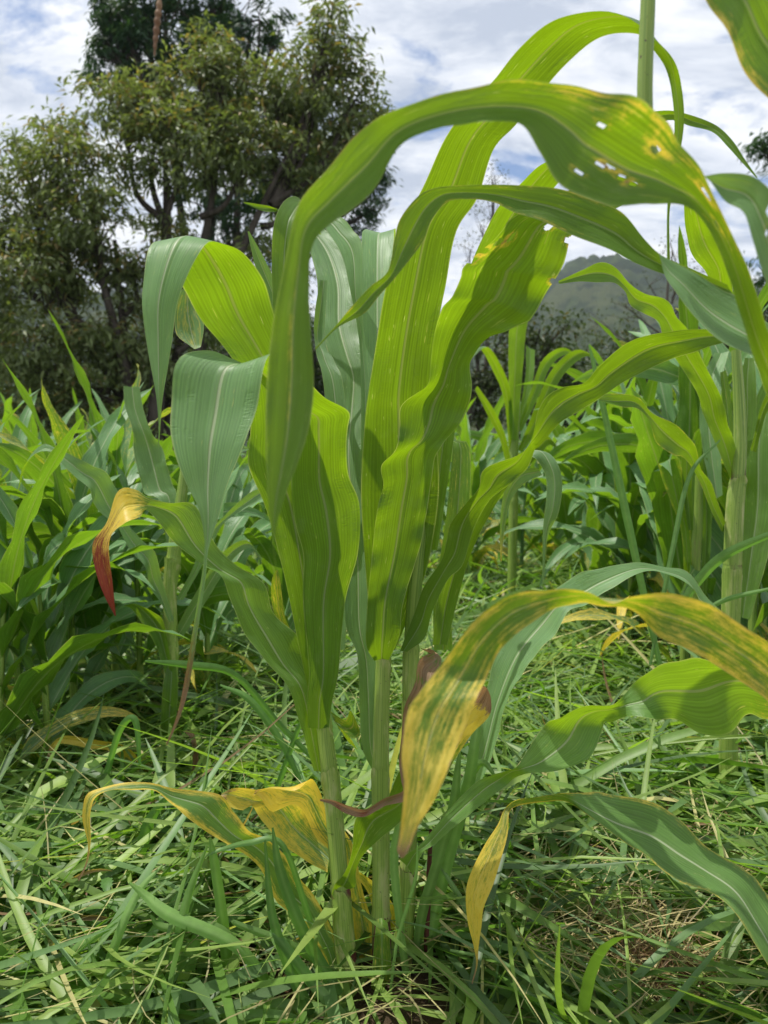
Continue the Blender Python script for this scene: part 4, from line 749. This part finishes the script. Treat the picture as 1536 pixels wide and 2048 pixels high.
# thin straw stems
n = 2200; x, y = scatter(r, n, .75, 3.4, 1.1); az = r.uniform(0, 6.28, n); c = np.array([.40, .36, .17]) * r.uniform(.5, 1.2, (n, 1)); m = r.random((n, 1)) < .4; c = np.where(m, np.array([.22, .28, .08]) * r.uniform(.7, 1.2, (n, 1)), c)
v, f, cc = blades(n, x, y, gz(x, y) + r.random(n) * .06 + .01, az, r.normal(.08, .15, n), r.uniform(.08, .32, n), r.uniform(.0012, .003, n), r.normal(-.15, .2, n), r.normal(0, .4, n), 0 * x, c, 5, 2, fold=0)
B_ = Bag(); B_.add(v, f, None, cc); tag(B_.build('straw', GRASS), kind='stuff')
n = 300; x, y = scatter(r, n, .95, 3.0, 1.0); az = r.uniform(0, 6.28, n)
v, f, cc = blades(n, x, y, gz(x, y) + r.random(n) * .05 + .02, az, r.normal(.2, .4, n), r.uniform(.05, .2, n), r.uniform(.003, .009, n), r.normal(-.8, .9, n), r.normal(0, 1.6, n), r.normal(0, 1.2, n), np.array([.24, .15, .085]) * r.uniform(.5, 1.5, (n, 1)), 8, 3, fold=.35)
B_ = Bag(); B_.add(v, f, None, cc); tag(B_.build('dead_leaf_litter', GRASS), kind='stuff')
n = 900; x = .36 + r.normal(0, .14, n); y = 1.08 + r.normal(0, .10, n); az = r.normal(.6, .7, n)
v, f, cc = blades(n, x, y, gz(x, y) + r.random(n) * .04 + .01, az, r.normal(.1, .2, n), r.uniform(.06, .24, n), r.uniform(.0012, .0032, n), r.normal(-.2, .3, n), r.normal(0, .5, n), 0 * x, np.array([.46, .38, .19]) * r.uniform(.45, 1.2, (n, 1)), 6, 2, fold=0)
B_ = Bag(); B_.add(v, f, None, cc); tag(B_.build('straw', GRASS), kind='stuff')
# living grass, arching
for (n, y0, y1, w0, L0, up) in ((1100, .80, 2.2, .012, .30, .75), (3000, 2.0, 4.6, .014, .32, .85), (2600, 4.4, 10, .018, .36, 1.0)):
    x, y = scatter(r, n, y0, y1, 1.0); cl = r.integers(0, n // 9, n); 
    cxy = np.stack(scatter(r, n // 9, y0, y1, 1.0), -1); x = cxy[cl, 0] + r.normal(0, .018, n); y = cxy[cl, 1] + r.normal(0, .018, n)
    keep = (r.random(n) > clod(x, y) * 1.5); x, y = x[keep], y[keep]; n = len(x)
    c = gcol(r, n, .04); az = r.uniform(0, 6.28, n); kp = ~(hits(x, y, az, L0 * .6 + 0 * x) & (r.random(n) < .85)); x, y, az, c = x[kp], y[kp], az[kp], c[kp]; n = len(x)
    v, f, cc = blades(n, x, y, gz(x, y), az, r.normal(up, .3, n), L0 * r.uniform(.5, 1.3, n), w0 * r.lognormal(0, .3, n), r.normal(-1.35, .5, n), r.normal(0, .3, n), r.normal(0, .3, n), c, 8, 3 if y1 < 3 else 2, fold=.15 if y1 < 3 else 0)
    B_ = Bag(); B_.add(v, f, None, cc); tag(B_.build('grass', GRASS), kind='stuff')

def traced_tuft(label, loc, lst, colr, group=None):
    t = thing('grass_tuft', label, 'grass tuft', tuple(loc), group)
    for st in lst:
        d0 = st[0][3]
        S = np.array([(a, b, w, st[min(i, len(st) - 1)][3]) for i, (a, b, w, _) in enumerate(st)], float)
        q = catmull(S, np.linspace(0, len(S) - 1, 26)); M = P(q[:, 0], q[:, 1], q[:, 3]); T = unit(np.gradient(M, axis=0))
        view = unit(M - np.array([0, 0, CAMZ])); sd_ = unit(np.cross(T, view) + .35 * random.uniform(-1, 1) * view)
        w_ = np.maximum(q[:, 2], .6) / F * q[:, 3]; nn = np.cross(T, sd_); us = np.linspace(-.5, .5, 5)
        v = M[:, None] + sd_[:, None] * (us[None, :, None] * w_[:, None, None]) + nn[:, None] * ((.2 * (1 - np.abs(2 * us)))[None, :, None] * w_[:, None, None])
        c = np.array(colr) * random.uniform(.8, 1.25) + np.zeros((len(v) * 5, 3)); rib = (np.abs(us) < .1)[None, :, None] * np.array([.05, .06, .03])
        c = (c.reshape(len(v), 5, 3) + rib).reshape(-1, 3)
        mesh_obj('leaf', v.reshape(-1, 3), grid_faces(26, 5), GRASS, t, None, c)
    return t
G1 = (.11, .225, .055); G2 = (.16, .28, .075)
traced_tuft('tuft of long green grass blades crossing the foot of the leftmost stalk', P(640, 2000, .93) * [1, 1, 0],
  [[(720, 2060, 22, .93), (660, 1960, 26, .93), (600, 1850, 24, .91), (560, 1740, 20, .90), (545, 1655, 4, .90)],
   [(640, 2070, 24, .92), (590, 1960, 24, .91), (555, 1870, 20, .90), (540, 1800, 16, .9), (530, 1680, 4, .9)],
   [(700, 2048, 16, .92), (640, 1985, 22, .91), (560, 1880, 18, .9), (540, 1860, 4, .9)],
   [(620, 1840, 14, .95), (565, 1690, 12, .93), (500, 1685, 12, .92), (440, 1700, 8, .9), (415, 1712, 2, .9)]], G1)
traced_tuft('tuft of tall grass blades rising close behind the rightmost stalk', P(850, 1990, 1.0) * [1, 1, 0],
  [[(840, 2010, 16, 1.0), (862, 1860, 26, 1.0), (900, 1700, 28, 1.0), (935, 1580, 26, 1.0), (950, 1480, 20, 1.0), (965, 1380, 4, 1.02)],
   [(830, 2000, 14, 1.0), (840, 1850, 22, .99), (870, 1740, 22, .98), (905, 1620, 22, .98), (915, 1540, 14, .98), (920, 1500, 3, .98)],
   [(818, 1990, 14, .97), (800, 1850, 16, .96), (788, 1720, 18, .96), (800, 1640, 14, .96), (815, 1560, 3, .96)],
   [(872, 1880, 12, 1.02), (885, 1760, 14, 1.02), (905, 1640, 16, 1.02), (955, 1530, 16, 1.02), (985, 1545, 8, 1.0), (990, 1580, 2, 1.0)],
   [(780, 1990, 5, .93), (795, 1880, 7, .93), (830, 1760, 7, .93), (835, 1690, 3, .93)],
   [(900, 1900, 5, .93), (985, 1920, 8, .93), (1050, 1960, 8, .93), (1120, 2060, 5, .92)],
   [(880, 1730, 6, 1.0), (940, 1830, 16, .98), (990, 1930, 16, .96), (1060, 2020, 8, .95)]], G2)
traced_tuft('tuft of broad dark grass blades lying at lower right below the hanging yellow leaf end', P(1180, 2000, .93) * [1, 1, 0],
  [[(1210, 2010, 30, .93), (1150, 1985, 46, .93), (1070, 1975, 44, .93), (980, 2005, 30, .92), (905, 2040, 4, .92)],
   [(1200, 1990, 30, .95), (1130, 1955, 38, .95), (1050, 1955, 34, .95), (960, 2010, 10, .94), (930, 2040, 3, .94)],
   [(1230, 2040, 30, .91), (1180, 2030, 46, .91), (1100, 2040, 40, .90), (1040, 2060, 6, .9)],
   [(1215, 1995, 20, .95), (1205, 1945, 26, .96), (1185, 1935, 20, .97), (1180, 1980, 6, .98)],
   [(1000, 1960, 26, 1.0), (940, 1965, 34, 1.0), (880, 1960, 28, 1.0), (840, 1945, 6, 1.0)],
   [(1330, 2060, 14, .92), (1290, 2010, 24, .93), (1230, 1960, 22, .95), (1200, 1905, 14, .97), (1190, 1890, 4, .98)],
   [(1310, 1960, 16, .98), (1220, 1985, 14, .97), (1300, 2000, 10, .96), (1420, 2050, 4, .94)]], G1)
traced_tuft('clump of upright broad grass blades at lower left', P(400, 1960, .95) * [1, 1, 0],
  [[(458, 1990, 22, .98), (452, 1900, 24, .98), (440, 1800, 22, .98), (428, 1720, 18, .98), (420, 1675, 5, .98)],
   [(325, 2020, 26, .95), (345, 1940, 24, .95), (360, 1860, 20, .95), (380, 1780, 16, .96), (415, 1690, 4, .97)],
   [(355, 1995, 30, .96), (375, 1930, 34, .96), (395, 1870, 18, .96)],
   [(165, 2060, 16, .93), (205, 1960, 20, .94), (245, 1850, 18, .95), (280, 1780, 14, .97), (325, 1730, 3, .99)],
   [(270, 2040, 12, .93), (230, 1990, 16, .93), (200, 1950, 12, .94), (170, 1870, 4, .95)],
   [(550, 1985, 18, .96), (470, 1890, 24, .95), (340, 1830, 26, .95), (290, 1790, 16, .96), (258, 1765, 4, .96)],
   [(520, 1960, 16, .97), (440, 1860, 20, .97), (330, 1855, 16, .97), (300, 1830, 4, .97)],
   [(700, 1985, 8, .95), (600, 1900, 18, .95), (480, 1850, 12, .95), (465, 1840, 4, .95)],
   [(20, 2010, 14, .93), (90, 1960, 20, .94), (150, 1900, 20, .95), (230, 1850, 8, .97), (270, 1845, 3, .98)],
   [(0, 1990, 16, .93), (60, 2010, 22, .92), (160, 2000, 22, .92), (275, 1975, 6, .93)],
   [(275, 1970, 20, .93), (240, 1990, 26, .92), (180, 2030, 22, .91), (150, 2060, 10, .9)]], G2)
traced_tuft('tuft of broad pale grass blades along the bottom edge', P(560, 2040, .91) * [1, 1, 0],
  [[(730, 2035, 26, .92), (620, 2022, 34, .92), (500, 2015, 36, .92), (380, 2035, 26, .91), (370, 2060, 8, .91)],
   [(560, 1890, 10, .99), (600, 1960, 20, .97), (660, 2030, 22, .94), (690, 2080, 20, .92)],
   [(640, 2080, 30, .9), (560, 2040, 34, .9), (420, 2040, 30, .9), (300, 2050, 10, .9)],
   [(700, 2050, 22, .9), (620, 1960, 22, .91), (560, 1895, 16, .93), (540, 1865, 4, .94)]], G2)
traced_tuft('tall thin grass leaf leaning left in front of the right hand maize', P(1290, 1330, 1.9) * [1, 1, 0],
  [[(1320, 1330, 10, 1.45), (1290, 1200, 14, 1.45), (1255, 1040, 16, 1.45), (1225, 900, 14, 1.45), (1190, 740, 9, 1.45), (1178, 690, 3, 1.45)],
   [(1300, 1330, 6, 1.45), (1345, 1100, 10, 1.45), (1380, 950, 8, 1.45), (1440, 880, 3, 1.45)],
   [(1330, 1260, 10, 1.4), (1390, 1170, 18, 1.38), (1450, 1110, 20, 1.35), (1560, 1060, 12, 1.3)],
   [(1380, 1240, 6, 1.4), (1450, 1200, 10, 1.36), (1550, 1175, 6, 1.3)]], (.12, .22, .07))
traced_tuft('grass tuft with long blades behind the long grey green leaf at left', P(520, 1500, 1.35) * [1, 1, 0],
  [[(640, 1530, 10, 1.3), (560, 1450, 12, 1.3), (470, 1350, 14, 1.28), (380, 1330, 16, 1.26), (290, 1322, 4, 1.24)],
   [(600, 1560, 10, 1.3), (560, 1480, 14, 1.3), (500, 1400, 14, 1.3), (440, 1370, 4, 1.3)],
   [(520, 1650, 8, 1.3), (560, 1560, 12, 1.3), (600, 1450, 10, 1.3), (640, 1400, 3, 1.3)],
   [(270, 1750, 16, 1.2), (285, 1690, 24, 1.2), (300, 1640, 22, 1.2), (330, 1600, 12, 1.2), (350, 1590, 4, 1.2)],
   [(210, 1560, 12, 1.4), (240, 1460, 14, 1.4), (270, 1440, 14, 1.4), (280, 1530, 6, 1.4)]], G1)

# fibrous clod of roots pulled up at the lower right
ck = thing('root_clod', 'brown clod of soil and dry roots lying in the grass at lower right', 'root clod', tuple(P(1300, 1950, 1.0) * [1, 1, 0]))
th, ph = np.meshgrid(np.linspace(0, 2 * np.pi, 40), np.linspace(0, np.pi / 2 + .3, 20)); rd = 1 + .25 * np.sin(3 * th + 1) * np.sin(ph) + r.normal(0, .05, th.shape)
c0 = P(1320, 1950, 1.0); c0[2] = 0
mesh_obj('soil_lump', np.stack([c0[0] + .075 * rd * np.sin(ph) * np.cos(th), c0[1] + .045 * rd * np.sin(ph) * np.sin(th), .028 * rd * np.cos(ph)], -1).reshape(-1, 3), grid_faces(20, 40), ROOT, ck)
n = 420; x = c0[0] + r.normal(0, .045, n); y = c0[1] + r.normal(0, .028, n)
v, f, cc = blades(n, x, y, .015 + r.random(n) * .03, r.uniform(0, 6.28, n), r.normal(.3, .5, n), r.uniform(.02, .09, n), r.uniform(.0006, .0016, n), r.normal(-1, .8, n), r.normal(0, 1.2, n), 0 * x, np.array([.20, .12, .065]) * r.uniform(.5, 1.6, (n, 1)), 6, 2, fold=0)
tag(mesh_obj('root_fibres', v, f, GRASS, ck, None, cc), kind='stuff')
n = 160; x = r.choice([.30, -.24, .36], n) + r.normal(0, .05, n); y = 1.0 + r.normal(0, .07, n)

# small broad-leaved weeds
def weed(px, py, s, label, nl=7, seed=0):
    r = np.random.default_rng(seed); d = float(ground_d(py)); c = P(px, py, d); x0, y0 = float(c[0]), float(c[1])
    t = thing('weed', label, 'weed', (x0, y0, float(gz(x0, y0))))
    for i in range(nl):
        a = i * 2.4 + r.uniform(-.3, .3); L = s * r.uniform(.7, 1.2); sN = np.linspace(0, 1, 12); prof = np.sin(np.pi * sN ** .8) ** .8 * (1 + .18 * np.sign(np.sin(sN * 30))) * L * .42
        h = s * (.5 + i * .16); base_ = np.array([x0, y0, float(gz(x0, y0)) + h]); el = r.uniform(.0, .5)
        T = np.array([math.cos(a) * math.cos(el), math.sin(a) * math.cos(el), math.sin(el)]); S_ = np.array([-math.sin(a), math.cos(a), 0])
        us = np.linspace(-.5, .5, 5); v = base_ + T[None, None] * ((sN * L + .15 * L)[:, None, None]) + S_[None, None] * (us[None, :, None] * prof[:, None, None]) + np.array([0, 0, 1]) * ((np.abs(us) * .3)[None, :] * prof[:, None] - .35 * L * (sN ** 2)[:, None])[..., None]
        mesh_obj('leaf', v.reshape(-1, 3), grid_faces(12, 5), WEED, t, None, np.tile(np.array([.07, .15, .035]) * r.uniform(.8, 1.3), (60, 1)))
    v, f, uv = tube([(x0, y0, -.01), (x0 + .003, y0, s), (x0, y0, s * 1.6)], [.0025, .002, .001], 6)
    mesh_obj('stem', v, f, WEED, t, None, np.tile([.12, .16, .05], (len(v), 1)))
for i, (px, py, s, lab) in enumerate([(215, 1905, .045, 'small toothed weed nearest the lower left corner'), (150, 1780, .05, 'broad leaved weed at left between the mulch and the yellow leaf tip'), (310, 1735, .045, 'weed with heart shaped leaves under the drooping yellow leaf tip'),
      (650, 1420, .05, 'weed in the shade just behind the middle stalks'), (885, 1260, .06, 'light green weed right of the rightmost close stalk'), (1480, 1730, .045, 'leafy weed at the right edge above the lower right leaf'), (480, 1900, .035, 'weed among the grass blades left of the stalk feet')]):
    weed(px, py, s, lab, 7, i)

# ---------------------------------------------------------------- trees
def tree(name, label, cat, foot, D, lobes, trunk_px, trunk_w, leaf_len, leaf_w, cols_, nleaf, seed, group=None, droop=.5, limbs=True, leafmode='rosette', depth=.5, twigs=0):
    """foot: px of the trunk at the ground, D distance; lobes: (px, py, rx, ry[, dD]) in photograph pixels turned into metres at D"""
    r = np.random.default_rng(seed)
    fx = (foot - 768) / F * D; t = thing(name, label, cat, (fx, D, 0), group)
    C = []; 
    for lb in lobes:
        c = P(lb[0], lb[1], D + (lb[4] if len(lb) > 4 else 0)); C.append((c, lb[2] / F * D, lb[3] / F * D))
    # trunk and limbs
    tw = trunk_w / F * D; B_ = Bag()
    tops = [np.array(P(px, py, D)) for px, py in trunk_px]
    for k, tpx in enumerate(tops):
        b0 = np.array([fx + r.normal(0, tw * .6) * (k > 0), D + r.normal(0, tw) * (k > 0), -.1]); m1 = b0 * .6 + tpx * .4 + np.array([r.normal(0, .15), r.normal(0, .15), .1]); q = catmull(np.array([b0, m1, b0 * .25 + tpx * .75 + r.normal(0, .12, 3), tpx]), np.linspace(0, 3, 22))
        v, f, uv = tube(q, np.linspace(tw, tw * .22, 22) * (1 if k == 0 else .7), 9); B_.add(v, f, uv)
    trunkpts = tops
    clusters = []
    for (c, rx, ry) in C:
        vol = rx * ry; k = int(np.clip(vol * nleaf[0], 5, 400))
        dirs = unit(r.normal(0, 1, (k, 3))); rad = r.random(k) ** .45
        pts = c + dirs * rad[:, None] * np.array([rx, min(rx, ry) * depth * 2, ry]); clusters.append((pts, dirs))
        # a limb from the nearest trunk run to the lobe centre, twigs to some clusters
        tp_ = min(tops, key=lambda p: abs(p[0] - c[0]) + .4 * abs(p[2] - c[2])); b0 = np.array([fx, D, 0]); fr = np.clip((c[2] - ry * .8) / max(tp_[2], .1), .25, .9) * .9; st = b0 * (1 - fr) + tp_ * fr
        q = catmull(np.array([st, st * .5 + c * .5 + np.array([0, 0, -.12 * np.linalg.norm(c - st)]) + r.normal(0, .1, 3), c]), np.linspace(0, 2, 14))
        v, f, uv = tube(q, np.linspace(tw * .38, tw * .12, 14), 6); B_.add(v, f, uv)
        for j in range(min(k, 10 + twigs)):
            e_ = pts[j]; s0 = q[int(r.integers(7, 14))]; mm = (s0 + e_) / 2 + r.normal(0, .06, 3) * np.linalg.norm(e_ - s0)
            v, f, uv = tube(catmull(np.array([s0, mm, e_]), np.linspace(0, 2, 7)), np.linspace(tw * .10, tw * .03, 7), 4); B_.add(v, f, uv)
    B_.build('trunk', BARK, t)
    pts = np.vstack([p for p, _ in clusters]); od = np.vstack([o for _, o in clusters]); K = len(pts); m = nleaf[1]
    # each cluster is a spray of m leaves
    N_ = K * m; cp = np.repeat(pts, m, 0); hue = np.repeat(r.random(K), m); oo = np.repeat(od, m, 0)
    spread = nleaf[2]
    org = cp + r.normal(0, spread, (N_, 3)) * [1, 1, .55]
    dr = unit(r.normal(0, 1, (N_, 3)) * [1, 1, .45] + oo * .5 + np.array([0, 0, -droop]))
    if leafmode == 'feather':
        ang = np.repeat(r.uniform(0, 6.28, K), m) + r.normal(0, .35, N_); dr = unit(np.stack([np.cos(ang), np.sin(ang), r.normal(-droop, .25, N_)], -1))
    Lf = leaf_len * r.uniform(.65, 1.25, (N_, 1)); Wf = leaf_w * r.uniform(.7, 1.2, (N_, 1))
    sd_ = unit(np.cross(dr, r.normal(0, 1, (N_, 3)) * .5 + [0, 0, 1])); up_ = np.cross(sd_, dr)
    p0 = org; p1 = org + dr * Lf * .45 + sd_ * Wf * .5 + up_ * Wf * .12; p2 = org + dr * Lf - up_ * 0 + np.array([0, 0, -.18]) * Lf; p3 = org + dr * Lf * .45 - sd_ * Wf * .5 + up_ * Wf * .12
    pm_ = org + dr * Lf * .5 - up_ * Wf * .08
    v = np.stack([p0, p1, p2, p3, pm_], 1).reshape(-1, 3); b0 = (np.arange(N_) * 5)[:, None]
    f = np.concatenate([b0 + [0, 1, 4, 4], b0 + [0, 4, 3, 3]], 1)
    tri = np.concatenate([b0 + np.array([[0, 1, 4]]), b0 + np.array([[1, 2, 4]]), b0 + np.array([[2, 3, 4]]), b0 + np.array([[3, 0, 4]])], 0)
    base_, alt, altf = [np.array(c) for c in cols_[:2]] + [cols_[2]]
    hi = (r.random(N_) * .35 + hue * .65)[:, None]
    # young leaves at the outer, upper ends of the twigs carry the second pigment
    c = base_ * (1 - .45 * hi) + np.array(cols_[3]) * .45 * hi if len(cols_) > 3 else base_ * np.ones((N_, 1))
    out_ = np.clip(oo[:, 2:3] * .6 + .5, 0, 1); young = (r.random((N_, 1)) < altf * out_ * (.4 + 1.2 * hue[:, None]))
    c = np.where(young, alt, c) * r.uniform(.7, 1.3, (N_, 1))
    mesh_obj('crown', v, tri, CROWN, t, None, np.repeat(c, 5, 0), smooth=False)
    return t

OL = ((.125, .165, .065), (.25, .19, .075), .16, (.26, .29, .12))
DK = ((.034, .075, .036), (.07, .11, .04), .2, (.05, .10, .04))
tree('broadleaf_tree', 'big olive green tree with reddish young leaves, filling the left of the view', 'tree', 300, 14.0,
     [(370, 300, 130, 80, -.5), (430, 130, 60, 75), (250, 210, 110, 60, -.3), (130, 320, 120, 80, -.5), (60, 420, 110, 90), (330, 190, 80, 45), (180, 430, 90, 55, -.8), (430, 230, 100, 80, .3),
      (500, 300, 90, 80), (560, 200, 80, 90, .5), (640, 180, 100, 100, .6), (660, 80, 50, 70, .5), (665, 25, 22, 30, .5), (710, 200, 60, 90, .6), (600, 340, 90, 80, .4), (700, 300, 70, 60, .6), (520, 470, 40, 30), (260, 540, 70, 55), (340, 500, 70, 40), (430, 620, 80, 60), (180, 500, 60, 40), (520, 560, 80, 60), (60, 480, 60, 50), (400, 560, 70, 60), (330, 440, 45, 25),
      (40, 560, 100, 100, -.5), (130, 560, 90, 70), (90, 700, 130, 90, -.5), (230, 680, 110, 80), (60, 820, 120, 80, -.4), (200, 820, 120, 80, -.2), (340, 600, 80, 70, .5), (330, 740, 80, 70, .3), (-60, 450, 100, 120), (-80, 650, 100, 130), (400, 170, 70, 60), (120, 260, 50, 30), (30, 310, 45, 30)],
     [(330, 300), (440, 220), (180, 380), (600, 260), (230, 480), (110, 450)], 20, .165, .052, OL, (66, 42, .15), 31, depth=.55, droop=.55, twigs=4)
tree('evergreen_tree', 'taller dark green feathery tree standing behind the olive one', 'tree', 430, 24.0,
     [(240, 40, 45, 40), (215, 20, 30, 40), (210, 80, 40, 40), (260, 60, 60, 50), (290, 20, 60, 40), (230, 110, 60, 30), (200, 150, 45, 14), (300, 90, 70, 40), (400, 30, 90, 50), (470, 90, 90, 50), (380, 100, 80, 50), (520, 40, 60, 30), (550, 75, 30, 14), (330, -40, 120, 60), (450, -60, 100, 60), (250, 160, 60, 25), (350, 150, 60, 30),
      (640, 300, 100, 60), (720, 330, 60, 40), (690, 390, 80, 40), (740, 420, 45, 25), (640, 430, 70, 40), (700, 460, 60, 20), (560, 380, 70, 60), (600, 250, 80, 50), (450, 250, 100, 80), (330, 250, 80, 60), (755, 255, 20, 12), (765, 355, 22, 12), (250, 180, 50, 12), (450, 420, 100, 70)],
     [(420, -60), (300, 0), (640, 320), (500, 60)], 17, .27, .06, DK, (30, 44, .15), 37, droop=.55, leafmode='feather', depth=.55, twigs=6)

# understorey behind the field
specs = [(-40, 900, 19, 150, 150, 0), (110, 880, 20, 130, 110, 1), (260, 860, 21, 130, 120, 0), (400, 800, 20, 120, 130, 1), (520, 760, 22, 110, 130, 0), (640, 740, 21, 110, 130, 1), (760, 780, 20, 100, 110, 0),
         (880, 800, 19, 100, 120, 1), (960, 740, 18, 80, 100, 0), (1050, 760, 20, 90, 110, 1), (1080, 700, 17, 70, 70, 0), (1150, 780, 19, 100, 100, 1), (1250, 750, 21, 100, 110, 0), (1360, 760, 19, 110, 110, 1), (1470, 740, 20, 110, 120, 0), (1590, 720, 19, 110, 140, 1)]
wh = ['behind the left edge of the maize', 'below the olive tree, left part', 'below the olive tree, centre', 'behind the blunt upright maize leaf', 'behind the pale folded leaf', 'behind the close stalks, left side', 'behind the close stalks, right side',
      'right of the close stalks, lighter', 'right of the close stalks, darkest', 'behind the slim pale stalked maize', 'low and near, behind the slim maize', 'behind the mown patch', 'below the mountain top', 'below the mountain, right of its top', 'behind the thick stalked maize', 'at the right edge behind the maize']
for i, (px, py, D, rx, ry, k) in enumerate(specs):
    rs = np.random.default_rng(100 + i)
    lob = [(px + rs.normal(0, rx * .4), py - ry * .2 + rs.normal(0, ry * .35), rx * rs.uniform(.4, .7), ry * rs.uniform(.4, .65)) for _ in range(6)] + [(px, py + 60, rx * .8, ry * .6)]
    colr = ((.040, .062, .020), (.10, .085, .03), .15, (.07, .095, .028)) if k == 0 else ((.028, .050, .020), (.06, .08, .03), .2, (.055, .085, .028))
    tree('bushy_tree', 'dark bushy tree beyond the field, ' + wh[i], 'tree', px, D, lob, [(px, py - ry * .6)], 9, .15, .06, colr, (36, 24, .16), 50 + i, 'bushy trees beyond the field', twigs=0)
# sparse trees on the right
def sparse(label, foot, D, lobes, seed, tw, cols_, dens):
    return tree('sparse_tree', label, 'tree', foot, D, lobes, [(lobes[0][0], lobes[0][1] - lobes[0][3] * .7)], tw, .10, .04, cols_, dens, seed, 'thin trees on the right', twigs=22, droop=.2)
SG = ((.05, .07, .03), (.08, .08, .04), .2, (.09, .10, .05))
sparse('thin almost bare tree just right of the tall leaves', 965, 22, [(985, 400, 45, 60), (960, 450, 50, 45), (995, 490, 40, 50), (940, 500, 40, 50), (990, 350, 22, 26), (980, 560, 60, 50)], 71, 6, SG, (22, 8, .13))
sparse('thin feathery tree in front of the mountain', 1340, 20, [(1345, 530, 60, 40), (1300, 570, 90, 45), (1400, 560, 60, 40), (1250, 610, 80, 45), (1360, 620, 90, 40), (1180, 640, 60, 40), (1340, 485, 35, 20), (1450, 620, 60, 40)], 72, 6, SG, (16, 9, .12))
tree('evergreen_tree', 'dark tree whose branch ends show at the right edge of the sky', 'tree', 1640, 18, [(1520, 280, 26, 22), (1545, 300, 40, 30), (1600, 300, 60, 60), (1530, 545, 28, 26), (1560, 560, 50, 40), (1620, 450, 60, 90), (1520, 600, 20, 16)], [(1620, 300)], 14, .18, .045, DK, (30, 40, .15), 77, droop=.4, leafmode='feather')

# ---------------------------------------------------------------- air
hz = bpy.data.materials.new('air'); hz.use_nodes = True; t_ = hz.node_tree; t_.nodes.clear()
o_ = t_.nodes.new('ShaderNodeOutputMaterial'); pv = t_.nodes.new('ShaderNodeVolumePrincipled'); pv.inputs['Color'].default_value = (.72, .82, .95, 1); pv.inputs['Density'].default_value = 0.00018
t_.links.new(pv.outputs[0], o_.inputs['Volume'])
bx = np.array([(x, y, z) for x in (-1700, 1700) for y in (-60, 1700) for z in (-40, 620)], float)
tag(mesh_obj('haze', bx, np.array([[0, 1, 3, 2], [4, 6, 7, 5], [0, 4, 5, 1], [2, 3, 7, 6], [0, 2, 6, 4], [1, 5, 7, 3]]), hz, smooth=False), kind='stuff')
